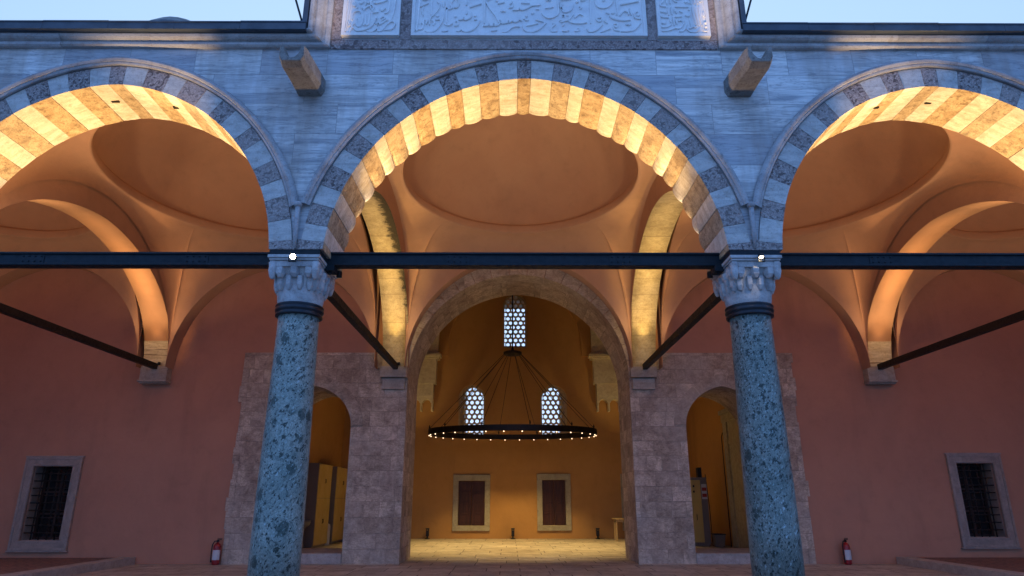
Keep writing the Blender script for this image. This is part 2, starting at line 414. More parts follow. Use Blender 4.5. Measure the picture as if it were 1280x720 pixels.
TH=.30   # voussoir depth
EXW=.40
def ext_z(i,x):     # underside of spandrel = extrados of voussoir ring
    s=HS[i]+TH; h=AP[i]-Z0+TH
    return Z0+prof((x-CX[i])/s,h)
def spandrel_lo(x):
    z=4.412
    for i in range(5):
        if abs(x-CX[i])<=HS[i]+TH: z=max(z,ext_z(i,x))
    return z
mb=MB(); xs=[]
for i in range(5):
    s=HS[i]+TH
    xs+= [CX[i]+s*math.sin(PI/2*t/26.) for t in range(-26,27)]
xs=sorted(set([round(x,5) for x in xs]+[-14.2,14.2]+COLX))
strip_wall(mb,xs,spandrel_lo,lambda x:7.5,YF+.02,YB-.01)
mb.box(-14.2,14.2,YF+.02,YB-.01,7.5,7.70)
mb.build('spandrel_masonry',M['facade'],fac)

# voussoir rings: every voussoir an island of the ring's mesh
def ring_pt(i,t,off):   # t in [-1,1] along the arch
    s=HS[i]+off; h=AP[i]-Z0+off
    x=s*math.sin(PI/2*t); return (CX[i]+x, Z0+prof(x/s,h))
def soffit_depth(): return YB
for i in range(5):
    n=33 if i==2 else 29
    mb=MB(); rnd=random.Random(40+i)
    ts=[-1+2*k/n for k in range(n+1)]
    # equal arc division with a little unevenness
    ts=[t+(rnd.uniform(-.12,.12)*2/n if 0<k<n else 0) for k,t in enumerate(ts)]
    kc=n//2; ts[kc]+=.006; ts[kc+1]-=.006
    for k in range(n):
        t0,t1=ts[k],ts[k+1]; white=(k%2==1)
        fm,sm=(0,2) if white else (1,3)
        j=rnd.uniform(-.004,.004); jb=rnd.uniform(-.03,.05) if i==2 else rnd.uniform(-.01,.01)
        sub=6; g_=.0006
        tt=[t0+g_+(t1-t0-2*g_)*q/sub for q in range(sub+1)]
        inn=[ring_pt(i,t,0.+j) for t in tt]; out=[ring_pt(i,t,TH-.002) for t in tt]
        belly=[ring_pt(i,t,.0+j-(.010 if i==2 else .004)*math.sin(PI*(q/sub))) for q,t in enumerate(tt)]
        yf=YF+rnd.uniform(-.003,.003); yb=YB+jb*0.5
        v=[]
        ym=(yf+yb)/2
        cl=lambda L:[(a_,max(b_,4.412)) for a_,b_ in L]
        if max(z_ for x_,z_ in out)<4.45: continue
        inn,out,belly=cl(inn),cl(out),cl(belly)
        for (x,z) in inn: v.append((x,yf,z))
        for (x,z) in out: v.append((x,yf,z))
        for (x,z) in belly: v.append((x,ym,z))
        bel2=[ring_pt(i,t,.0+j-(.034 if i==2 else .004)*math.sin(PI*(q/sub))**.7) for q,t in enumerate(tt)]; bel2=cl(bel2)
        for (x,z) in bel2: v.append((x,yb,z))
        for (x,z) in out: v.append((x,yb,z))
        m=sub+1; F=[];S=[]
        for q in range(sub):
            F.append((q,q+1,m+q+1,m+q))
            S.append((q+1,q,2*m+q,2*m+q+1)); S.append((2*m+q+1,2*m+q,3*m+q,3*m+q+1))
            F.append((3*m+q+1,3*m+q,4*m+q,4*m+q+1))
        e0=(0,m,4*m,3*m,2*m); e1=(sub,2*m+sub,3*m+sub,4*m+sub,m+sub)
        F+= [e0,e1]
        # keep front face and soffit connected to one island
        b0=len(mb.v); mb.add(v,F,fm); 
        for f in S: mb.f.append(tuple(a+b0 for a in f)); mb.m.append(sm); mb.sm.append(False)
    # dark boxes standing in for shaded holes in the side arches' soffits
    o=mb.build('arch_ring',[M['vous_w'],M['vous_r'],M['sof_w'],M['sof_r']],fac,recalc=True)
    tag(o,{2:'middle arch ring of alternating white and reddish voussoirs',1:'left arch ring of alternating voussoirs',3:'right arch ring of alternating voussoirs'}.get(i))
    if i in (1,3):
        st=MB()
        for t,y in ((-.06,-.05),(.19,-.08)) if i==1 else ((-.17,-.08),(.05,-.05)):
            st=MB(); x,z=ring_pt(i,t,.0); st.box(x-.055,x+.055,y-.02,y+.02,z-.012,z+.03)
            st.build('hole_box',M['rust'],fac)
    # hood moulding
    mb=MB(); pts=[]
    half=HS[i]+EXW; N_=72
    prf=[(.0,.0),(.0,-.045),(.022,-.06),(.035,-.055),(.045,-.075),(.075,-.092),(.105,-.085),(.125,-.05),(.13,0.)]
    bay_l=(COLX[i-1] if i>0 else -14.2); bay_r=(COLX[i] if i<4 else 14.2)
    rows=[]
    for k in range(N_+1):
        t=-1+2*k/N_
        row=[]
        for (o_,d) in prf:
            x,z=ring_pt(i,t,TH+.01+o_)
            x=min(max(x,bay_l+.012),bay_r-.012); row.append((x,YF+d*.8,z))
        rows.append(row)
    # only keep above the meeting point on the column axis, below run one rib
    keep=[r for r in rows if max(p[2] for p in r)>4.95]
    m=len(prf); vs=[p for r in keep for p in r]; fs=[]
    for a in range(len(keep)-1):
        for b in range(m-1): fs.append((a*m+b,a*m+b+1,(a+1)*m+b+1,(a+1)*m+b))
    mb.add(vs,fs,0,False); mb.build('hood_moulding',M['hood'],fac)
for x in COLX:
    mb=MB()
    mb.tube([(x,YF-.005,4.42),(x,YF-.03,4.6),(x,YF-.04,5.02)],[.015,.03,.035],10)
    mb.lathe([(.0,-.05),(.05,-.03),(.06,0),(.045,.03),(.0,.05)],(x,YF-.04,5.02),12)
    mb.build('hood_rib',M['hood'],fac)

# cornice: profile swept along the facade and up round the raised middle block
cp=[(0.,-.0),(0.,-.06),(.03,-.085),(.075,-.085),(.085,-.06),(.13,-.06),(.15,-.105),(.18,-.135),(.225,-.15),(.265,-.135),(.275,-.17),(.30,-.19),(.335,-.19),(.345,-.15),(.36,-.15)]
cp=[(d*.64,y) for d,y in cp]
def cornice(sg):
    mb=MB(); xi=2.78*sg; m=len(cp); rows=[]
    for (px,pz,kx,kz) in ((14.2*sg,7.47,0,1),(xi,7.47,1.33,1),(xi,9.6,1.33,0)):
        rows.append([(px+sg*kx*d if kx else px, YF+.02+y, pz+kz*d if kz else pz) for (d,y) in cp])
    # horizontal run in lengths, so that the joints show
    cuts=[xi+ (14.2*sg-xi)*k/9 for k in range(10)]
    rr=[[ (c if k else xi+sg*1.33*d, YF+.02+y+( .0), 7.47+d) for (d,y) in cp] for k,c in enumerate(cuts)]
    for a in range(len(rr)-1):
        vs=rr[a]+rr[a+1]; j=random.uniform(-.004,.004)
        vs=[(x,y+j,z+j) for (x,y,z) in vs]
        mb.add(vs,[(b,b+1,m+b+1,m+b) for b in range(m-1)])
    vs=rows[1]+rows[2]; mb.add(vs,[(b,b+1,m+b+1,m+b) for b in range(m-1)])
    o=mb.build('cornice',M['cornice'],fac)
    # dark lead flashing above and beside
    lb=MB(); x0=xi+sg*.85*.36
    ys=YF-.16
    a,b=sorted((x0+sg*.0,14.2*sg))
    n=12
    for k in range(n):
        xa=a+(b-a)*k/n; xb=a+(b-a)*(k+1)/n-.004
        dz=random.uniform(-.006,.008)
        lb.box(xa,xb,ys-.045,YB,7.702,7.745+dz); lb.box(xa,xb,ys-.05,ys+.04,7.635,7.7015)
        lb.box(xa,xb,ys-.055,ys+.05,7.745+dz,7.765+dz)
    c0,c1=sorted((x0,x0+sg*.07)); lb.box(c0,c1,ys-.02,YB-.02,7.776,9.6)
    lb.build('lead_flashing',M['lead'],fac)
for sg in (-1,1): cornice(sg)
# raised middle block
mb=MB(); mb.box(-3.0,3.0,YF+.10,YB-.014,7.701,9.6)
mb.box(-2.78,2.78,YF+.018,YF+.11,7.5,7.62)
mb.build('raised_block',M['band'],fac)
mb=MB()
for (a,b) in ((-2.78,-2.63),(-1.80,-1.63),(1.765,1.92),(2.675,2.78)):
    mb.box(a+.003,b-.003,YF-.0,YF+.09,7.625,9.6)
for a,b in zip([-2.77,-1.95,-1.1,-.2,.75,1.6,2.3],[-1.95,-1.1,-.2,.75,1.6,2.3,2.77]):
    mb.box(a+.002,b-.002,YF-.002,YF+.09,7.47,7.617)
mb.build('panel_border',[M['band']],fac)

# inscription panels with raised lettering traced from the photograph
def panel(x0,x1,strokes,lab,px0,px1,pxs,w=.026,pyb=46.):
    zb=7.665
    p=MB(); p.box(x0,x1,YF-.03,YF+.09,zb,9.4)
    o=p.build('inscription_panel',M['panel'],fac,bevel=.006); tag(o,lab)
    fr=MB()
    fr.box(x0,x0+.05,YF-.048,YF-.03,zb,9.4); fr.box(x1-.05,x1,YF-.048,YF-.03,zb,9.4); fr.box(x0+.05,x1-.05,YF-.048,YF-.03,zb,zb+.045)
    f=fr.build('panel_frame',M['panel'],fac); f.parent=o; 
    lt=MB()
    sx=(x1-x0)/(px1-px0)
    def P(x,y,d):
        X=x0+(x-px0)*sx
        Z=zb+(pyb-y)*.01815-.0
        return (X,YF-.036-d,Z)
    for st in strokes:
        wid=w
        if isinstance(st[0],(int,float)): wid=st[0]*w; st=st[1]
        pts=[Vector((a,b)) for a,b in st]
        # Catmull-Rom smoothing
        sp=[]
        if len(pts)>2:
            ex=[pts[0]]+pts+[pts[-1]]
            for k in range(1,len(ex)-2):
                for q in range(4):
                    t=q/4; a,b,c,d=ex[k-1],ex[k],ex[k+1],ex[k+2]
                    sp.append(.5*((2*b)+(c-a)*t+(2*a-5*b+4*c-d)*t*t+(3*b-a-3*c+d)*t**3))
            sp.append(pts[-1])
        else: sp=[pts[0],(pts[0]+pts[1])*.5,pts[1]]
        n=len(sp); cs=[]
        for k,q in enumerate(sp):
            t=k/(n-1); taper=.55+.45*math.sin(PI*min(1,t*1.15+.05))
            cs.append((P(q.x,q.y,0),wid*taper))
        # ribbon with bevelled section, raised 22 mm
        L=[];
        for k,(c,wd) in enumerate(cs):
            a=Vector(cs[max(k-1,0)][0]); b=Vector(cs[min(k+1,n-1)][0]); t=(b-a); 
            if t.length<1e-6: t=Vector((1,0,0))
            t.normalize(); nn=Vector((-t.z,0,t.x))
            c=Vector(c)
            for (o_,d) in ((-.62,.012),(-.42,-.016),(.42,-.016),(.62,.012)):
                L.append(c+nn*wd*o_+Vector((0,d,0)))
        fs=[]
        for k in range(n-1):
            for q in range(3): fs.append((k*4+q,k*4+q+1,k*4+q+5,k*4+q+4))
        fs.append((0,1,2,3)); fs.append(tuple((n-1)*4+q for q in (3,2,1,0)))
        lt.add(L,fs)
    l=lt.build('lettering',M['panel'],fac); l.parent=o
def Z(scale,ox,strokes,oy=0.):
    out=[]
    for st in strokes:
        if isinstance(st[0],(int,float)): out.append((st[0],[(ox+a/scale,oy+b/scale) for a,b in st[1]]))
        else: out.append([(ox+a/scale,oy+b/scale) for a,b in st])
    return out
def dot(x,y,r=16): return (1.5,[(x-r,y+r*.5),(x+r,y-r*.5)])
# ----- left panel (zoomed coordinates of the photograph, 14.4 px per px)
LP=Z(14.4,425,[
 [(175,-60),(160,160),(145,330),(130,480),(115,610)],
 [(450,-60),(450,100),(440,250)],[(545,-60),(540,120),(530,230),(560,250),(590,290),(560,330)],
 [(870,-60),(870,150),(855,310),(820,355),(780,360)],[(970,-60),(965,150),(945,350),(910,460)],
 [(570,105),(700,75),(830,40)],[(570,165),(700,130),(830,100)],[(670,215),(750,195),(830,175)],
 dot(600,215),dot(640,215),[(610,20),(640,50),(665,20)],
 [(220,40),(245,60),(270,30)],[(265,110),(310,85),(340,45)],[(335,110),(385,80),(410,45)],[(290,165),(340,150),(395,130)],
 [(205,240),(240,265),(270,235),(255,205)],[(280,290),(300,275)],[(325,210),(350,225),(385,205),(375,185)],[(360,265),(385,300)],
 dot(485,215),[(405,320),(450,280),(520,260),(530,300)],
 [(215,450),(220,370),(260,335),(340,330),(355,360)],
 [(300,420),(290,480),(330,540),(385,520),(405,450),(395,400)],
 [(420,520),(460,510),(460,370)],[(450,525),(510,510),(525,440),(525,350)],
 [(160,480),(165,540),(200,500),(215,545),(255,500)],
 [(190,620),(210,570),(240,545)],
 [(250,560),(320,600),(440,590),(560,545),(620,480),(640,430)],
 [(490,600),(560,620),(650,580),(690,500),(660,410)],
 [(640,500),(720,510),(780,480),(860,450)],[(690,520),(690,600),(750,600),(830,520),(930,470),(985,510),(930,580),(800,590)],
 [(700,290),(740,325),(800,290)],[(570,355),(680,340)],[(720,430),(770,405),(800,430),(740,465)],
])
# ----- middle panel: three zooms
MPa=Z(12.8,510,[
 [(90,-40),(88,250),(75,480),(72,570)],[(165,-40),(160,250),(155,400),(125,540)],
 [(190,35),(250,25),(320,15)],[(205,75),(260,72)],[(315,90),(300,135),(250,155),(210,150)],[(180,240),(240,215),(310,195)],
 [(235,240),(215,290),(235,350)],[(205,445),(225,440)],[(120,545),(160,515),(205,515),(235,490),(250,410),(270,400)],
 [(355,-40),(360,150),(360,340)],[(375,125),(450,105),(545,90)],[(420,50),(450,25),(495,15)],
 [(490,190),(480,250),(420,320),(350,380),(340,460)],[(450,160),(480,200)],[(545,160),(560,240)],dot(465,350),
 [(300,400),(290,450)],[(375,400),(420,430),(400,465)],[(430,400),(500,395)],
 [(275,530),(330,550),(430,530),(520,450),(555,380),(545,320)],
 [(600,-40),(605,150),(610,400),(590,450),(650,468),(710,440)],[(620,95),(750,60),(870,30)],
 dot(605,265),[(640,270),(690,250),(670,210),(700,160),(745,130)],[(720,250),(780,240),(800,180),(780,140),(870,115)],
 [(980,50),(1010,35),(1080,30),(1160,15)],[(960,125),(1050,100),(1140,85)],[(975,245),(1070,220),(1165,200)],
 dot(755,355),[(740,470),(790,465),(790,420),(750,420)],[(800,400),(860,395),(890,370),(910,400),(1000,370),(1010,310)],
 [(920,220),(935,170)],[(930,330),(935,280)],dot(1070,345),[(1050,395),(1100,395)],
 [(540,530),(575,540),(640,530)],[(770,530),(810,535),(845,515)],
 [(855,520),(920,545),(1030,520),(1110,460),(1145,400)],
 [(1215,90),(1220,250),(1215,440)],[(1240,70),(1290,60)],
])
MPb=Z(12.8,605,[
 [(-20,80),(80,50),(200,25)],[(30,160),(200,95),(350,50),(480,15)],[(440,75),(520,30),(550,0)],
 [(15,170),(90,260),(180,350),(230,430)],
 dot(200,160),[(210,195),(260,190),(320,180)],[(390,250),(450,235),(460,200)],[(410,205),(450,175)],dot(280,288),dot(322,288),
 [(540,110),(620,95),(740,55)],[(570,55),(600,40),(640,55)],[(590,-30),(600,40)],[(790,-30),(790,40)],[(850,-30),(850,60)],
 [(590,185),(660,190),(730,195)],[(450,275),(540,275),(560,255),(600,275),(700,250),(760,225),(885,215),(890,195)],
 [(830,265),(880,265)],dot(775,315),dot(675,350),dot(640,380),[(650,400),(710,400)],
 [(-20,475),(60,470),(75,450),(95,470),(140,465),(150,445),(175,470),(240,450),(250,405),(285,440),(370,430),(385,410),(400,430),(460,410),(475,425),(540,415),(550,395),(600,410)],
 [(105,530),(150,530),(210,520)],[(285,548),(360,540),(420,500),(480,480),(570,480)],
 [(610,470),(650,525),(740,548),(850,520),(940,470),(990,430)],[(670,470),(760,455),(855,440)],[(820,395),(880,405),(950,425)],
 [(1180,-30),(1185,150),(1190,300),(1130,355),(1030,375),(950,345),(920,310)],[(930,95),(1040,80),(1140,70)],
 dot(1010,150),dot(1055,150),[(975,250),(1050,245),(1110,235)],
 [(1090,440),(1130,450),(1070,490),(1080,540),(1165,535)],
 [(1225,105),(1290,95)],[(1225,160),(1225,240),(1290,290)],dot(1265,350),[(1200,400),(1240,420),(1290,415)],
])
MPc=Z(11.13,700,[
 [(0,85),(100,75),(170,60),(185,-30)],[(0,130),(90,125),(170,115)],[(185,170),(150,240),(60,260),(20,220),(40,170)],[(205,30),(235,90)],dot(270,95),dot(245,150),
 [(270,200),(300,210),(280,230)],[(30,300),(60,310)],[(90,295),(120,300)],[(0,355),(90,350),(130,335),(190,280)],[(110,350),(170,375),(300,380),(370,370)],[(200,320),(270,280),(320,300)],
 [(60,380),(30,410)],[(20,460),(70,465),(120,455)],[(190,460),(230,460),(265,450)],[(235,435),(255,430)],
 [(360,-30),(360,120),(290,135)],[(430,-30),(430,200),(425,380)],[(385,20),(385,60)],[(465,20),(465,50)],
 [(365,440),(400,470),(460,465),(540,430),(590,390)],
 [(490,90),(510,180),(580,215),(680,200),(750,130),(700,60)],dot(620,130),[(600,30),(640,10)],
 [(500,330),(530,360),(570,350),(575,320)],dot(545,318),[(610,350),(660,380)],[(620,345),(640,340)],[(550,475),(620,455),(695,435)],
 [(790,-30),(795,120),(805,230),(790,290)],[(640,265),(690,280)],dot(740,268),
 [(690,300),(740,330),(860,350),(980,345)],[(830,300),(890,250),(950,260),(960,290)],[(975,220),(995,290)],
 [(840,115),(900,75),(980,20)],[(850,180),(950,165),(1110,145)],[(1040,20),(1100,50),(1095,100)],[(880,0),(900,35),(940,20)],
 [(1040,320),(1045,270),(1090,255)],[(1040,320),(1090,330),(1125,330)],dot(1095,290),
 dot(930,388),dot(965,390),[(740,390),(790,385),(780,420),(740,410),(750,450),(820,460)],
 [(835,465),(950,462),(1040,440),(1125,370)],
 [(1165,-30),(1180,200),(1195,380),(1198,480)],
])
RP=Z(14.4,815,[
 [(125,-40),(130,150),(145,320),(190,400),(320,410)],[(160,10),(165,80)],[(210,-40),(230,100),(235,180),(190,220),(195,250),(290,260)],
 [(275,-40),(295,120),(310,225)],[(345,-40),(360,120),(370,220)],[(320,260),(325,380)],[(380,260),(385,370)],
 [(445,60),(425,120),(450,180),(500,195)],[(470,100),(510,50)],[(500,120),(580,80),(560,10)],[(470,150),(560,140),(660,80)],
 dot(650,190),[(690,190),(710,210)],[(445,260),(700,262)],
 [(715,-40),(735,120),(745,220)],[(775,-40),(800,100),(805,215)],[(840,-40),(855,100),(865,220)],[(905,-20),(915,90)],[(970,-40),(985,200),(1000,350),(1020,480)],
 [(750,260),(780,400),(800,510)],[(815,260),(835,400),(850,520)],[(875,260),(890,400),(905,520)],dot(925,180),[(945,340),(955,400)],
 dot(210,325),dot(265,335),[(440,290),(445,330)],[(460,350),(480,320)],[(520,320),(580,340)],[(620,375),(680,390),(720,340)],[(690,280),(700,310)],
 [(430,400),(560,395)],[(345,420),(350,480)],[(395,400),(410,520)],[(440,440),(460,500)],dot(505,450),dot(545,450),
 [(190,480),(240,490),(270,470)],[(145,510),(200,540),(300,530),(360,500)],[(150,590),(260,590),(360,570),(420,550),(480,560),(540,530),(600,460),(560,490)],
 [(480,600),(560,590),(600,540),(630,500)],[(690,420),(715,540),(660,560)],[(620,560),(680,600),(780,610),(850,570)],[(740,540),(800,540)],
 [(925,550),(940,490),(980,480)],[(910,540),(930,590),(1000,590),(1035,570)],[(950,540),(1000,540)],
])
panel(-2.63,-1.80,LP,'small left inscription panel',428.,499.,14.4)
panel(-1.63,1.765,MPa+MPb+MPc,'long middle inscription panel',514.,808.,12.8)
panel(1.92,2.675,RP,'small right inscription panel',822.5,887.5,14.4)

# rain spouts
for sx,lab in ((-1,'left stone rain spout'),(1,'right stone rain spout')):
    mb=MB(); cx=3.0*sx
    secs=[]
    for (y,hw,zb,zt) in ((YF+.1,.20,6.70,6.96),(YF-.35,.18,6.67,6.93),(YF-.74,.165,6.62,6.90),(YF-.84,.155,6.66,6.88)):
        s_=[]
        s_+= [(-hw,zt),(-hw*1.02,zb+.08),(-hw*.8,zb),(hw*.8,zb),(hw*1.02,zb+.08),(hw,zt)]
        ri=hw*.72
        s_+= [(ri*math.cos(a),zt-(.175)*math.sin(a)) for a in [PI*k/8 for k in range(9)]]
        secs.append([(cx+a,y,b) for a,b in s_])
    m=len(secs[0]); vs=[p for s_ in secs for p in s_]; fs=[]
    for k in range(len(secs)-1):
        for j in range(m): fs.append((k*m+j,k*m+(j+1)%m,(k+1)*m+(j+1)%m,(k+1)*m+j))
    fs.append(tuple(range(m))[::-1]); fs.append(tuple((len(secs)-1)*m+j for j in range(m)))
    mb.add(vs,fs)
    tag(mb.build('rain_spout',m_marble('spout_stone_%s'%('a' if sx<0 else 'b'),(.18,.165,.16),(.07,.06,.058),(1.5,2.5,2.),(.04,.03,.028),.85,.6),fac,bevel=.008),lab)

# stay rods above the cornice
for sg,lab in ((-1,'thin dark stay rod rising beside the left of the raised inscription block'),(1,'thin dark stay rod rising beside the right of the raised inscription block')):
    mb=MB(); mb.tube([(sg*3.31,0.0,7.75),(sg*3.40,0.0,8.33),(sg*3.72,0.0,9.3)],.016,8)
    mb.lathe([(.05,0),(.05,.02),(.02,.03),(.02,.08)],(sg*3.31,0,7.745),10)
    tag(mb.build('stay_rod',M['iron']),lab,'rod','stay rods on the roof edge')

# ------------------------------------------------------------------ columns
def make_column(x, mat, lab, cap_mat):
    t=empty('portico_column',(x,0,0),lab,'column','columns of the arcade')
    mb=MB(); mb.box(x-.42,x+.42,-.42,.42,0,.18); mb.lathe([(.40,.18),(.41,.22),(.38,.27),(.33,.30),(.34,.34),(.31,.40)],(x,0,0),40); mb.build('base',M['capital'],t,bevel=.01)
    mb=MB(); mb.lathe([(.296,.40),(.296,1.0),(.286,1.9),(.271,2.7),(.262,3.3),(.260,3.64)],(x,0,0),64); mb.build('shaft',mat,t)
    mb=MB(); mb.lathe([(.275,3.60),(.300,3.605),(.302,3.625),(.292,3.635),(.292,3.655),(.306,3.665),(.312,3.69),(.300,3.705),(.300,3.72),(.312,3.735),(.306,3.75),(.28,3.755)],(x,0,0),48); mb.build('collar',M['bronze'],t)
    # muqarnas capital: bell growing from round to square with tiers of niches
    mb=MB()
    def sec(z,r,hx,hy,k,n=64):
        out=[]
        for q in range(n):
            a=2*PI*q/n+PI/4; c,s=math.cos(a),math.sin(a)
            e=1/max(abs(c),abs(s)); cr=(r*c,r*s); sq=(hx*c*e,hy*s*e)
            out.append((x+cr[0]*(1-k)+sq[0]*k, cr[1]*(1-k)+sq[1]*k, z))
        return out
    S=[sec(3.75,.28,.25,.25,0),sec(3.80,.292,.27,.27,.0),sec(3.90,.305,.28,.28,.15),sec(3.97,.30,.265,.30,.35),sec(4.10,.31,.265,.33,.75),sec(4.26,.31,.29,.40,1.)]
    n=64; vs=[p for s_ in S for p in s_]; fs=[]
    for k in range(len(S)-1):
        for j in range(n): fs.append((k*n+j,k*n+(j+1)%n,(k+1)*n+(j+1)%n,(k+1)*n+j))
    mb.add(vs,fs,0,False)
    # hanging teeth of two tiers
    def tier(zb,zt,hx,hy,nx,ny,d,r,k,wd):
        pts=[]
        for q in range(nx): 
            u=-1+2*(q+.5)/nx
            pts+= [(u*hx,-hy,0),(u*hx,hy,PI)]
        for q in range(ny):
            u=-1+2*(q+.5)/ny
            pts+= [(hx,u*hy,PI/2),(-hx,u*hy,-PI/2)]
        for (px,py,an) in pts:
            # blend towards the round
            L=math.hypot(px,py); rr=r
            qx,qy=px*(k)+(px/L*rr)*(1-k),py*k+(py/L*rr)*(1-k)
            an2=math.atan2(qx,-qy)*(1-k)+an*k if abs(math.atan2(qx,-qy)-an)<2 else an
            Mx=Matrix.Rotation(an2,3,'Z')
            c=Vector((x+qx,qy,0))
            w=wd; out=Mx@Vector((0,-1,0)); rt=Mx@Vector((1,0,0))
            v=[];
            for (z,ww,dd) in ((zt,w,d),(zb+.35*(zt-zb),w*.95,d*.95),(zb,w*.45,d*.35)):
                for (a,b) in ((-ww,.02),(ww,.02),(ww*.55,-dd),(-ww*.55,-dd)):
                    p=c+rt*a-out*b; v.append((p.x,p.y,z))
            f=[(0,1,2,3),(11,10,9,8)]
            for h in (0,4):
                for j in range(4): f.append((h+j,h+4+j,h+4+(j+1)%4,h+(j+1)%4))
            mb.add(v,f)
    tier(3.905,4.085,.275,.31,4,5,.045,.315,.35,.052)
    tier(4.055,4.185,.285,.36,3,4,.055,.34,.85,.07)
    # corner volutes
    for sx in (-1,1):
        for sy in (-1,1):
            mb.lathe([(.015,-.14),(.035,-.11),(.055,-.03),(.05,.02),(.06,.08)],(x+sx*.275,sy*.385,4.16),10,cap=True)
            mb.box(x+sx*.275-.035,x+sx*.275+.035,sy*.385-.035,sy*.385+.035,4.20,4.262)
    # plain bands and abacus
    mb.box(x-.30,x+.30,-.41,.41,4.185,4.262)
    mb.box(x-.318,x+.318,-.435,.435,4.264,4.29)
    mb.box(x-.335,x+.335,-.455,.455,4.292,4.333)
    mb.build('capital',cap_mat,t,bevel=.005)
    mb=MB(); mb.box(x-.325,x+.325,-.43,.43,4.335,4.405)
    mb.build('iron_plate',M['iron'],t)
    # impost block standing on the plate
    mb=MB()
    mb.box(x-.32,x+.32,YF+.005,YB-.005,4.407,4.55)
    mb.build('impost_block',M['vous_r'],t)
    return t
labs={-8.46:'column outside the picture on the left, under the arcade',-2.985:'left green breccia column with white muqarnas capital and pale blotches',2.965:'right dark green breccia column with white muqarnas capital and a pale inclusion low down',8.45:'column outside the picture on the right, under the arcade'}
for x in COLX: make_column(x, M['colL'] if x<0 else M['colR'], labs[x], M['capital'])

# tie beams
def beam(x0,x1,lab):
    t=empty('tie_beam',((x0+x1)/2,0,4.4),lab,'beam','iron tie beams between the column heads')
    mb=MB(); 
    mb.box(x0,x1,-.055,.055,4.335,4.485)
    mb.box(x0,x1,-.085,.085,4.318,4.345); mb.box(x0,x1,-.085,.085,4.475,4.502)
    mb.build('girder',M['iron'],t,bevel=.004)
    for xm in ((x0+x1)/2-.9,(x0+x1)/2+1.3):
        sp=MB(); sp.box(xm-.16,xm+.16,-.063,-.0555,4.352,4.470); p_=sp.build('splice_plate',M['iron'],t)
        for bx_ in (-.12,-.04,.04,.12):
            for bz_ in (4.375,4.445):
                q_=MB(); q_.v=[]; q_.lathe([(.011,0),(.011,.008),(.005,.012)],(0,0,0),8); q_.v=[(xm+bx_+a,-.063-c,bz_+b) for a,b,c in q_.v]
                b_=q_.build('bolt',M['iron'],t); b_.parent=p_
    br=MB()
    for xx in (x0,x1):
        s=1 if xx==x0 else -1
        br.box(min(xx,xx+s*.12),max(xx,xx+s*.12),-.10,.10,4.24,4.316)
        br.lathe([(.022,0),(.022,.03)],(xx+s*.06,-.03,4.21),8)
    br.build('bracket',M['iron'],t)
for i in range(5):
    a=(COLX[i-1]+.31) if i>0 else -14.2; b=(COLX[i]-.31) if i<4 else 14.2
    beam(a,b,{0:'iron tie beam outside the picture on the left',1:'dark blue iron tie beam crossing the left arch',2:'dark blue iron tie beam crossing the middle arch',3:'dark blue iron tie beam crossing the right arch',4:'iron tie beam outside the picture on the right'}[i])
for x,xw,lab in ((-8.47,-8.45,'dark tie rod running back to the wall corbel at the far left'),(-2.93,-2.86,'dark tie rod from the left column back to the wall'),(2.97,2.95,'dark tie rod from the right column back to the wall'),(8.44,8.44,'dark tie rod running back to the wall corbel at the far right')):
    mb=MB(); v=[]
    for (xx,y) in ((x,.40),(xw,YW-.18)):
        for (a,b) in ((-.055,4.225),(.055,4.225),(.055,4.355),(-.055,4.355)): v.append((xx+a,y,b))
    mb.add(v,[(0,3,2,1),(4,5,6,7),(0,1,5,4),(1,2,6,5),(2,3,7,6),(3,0,4,7)])
    tag(mb.build('tie_rod',M['rust'],bevel=.006),lab,'rod','iron tie rods between columns and wall')

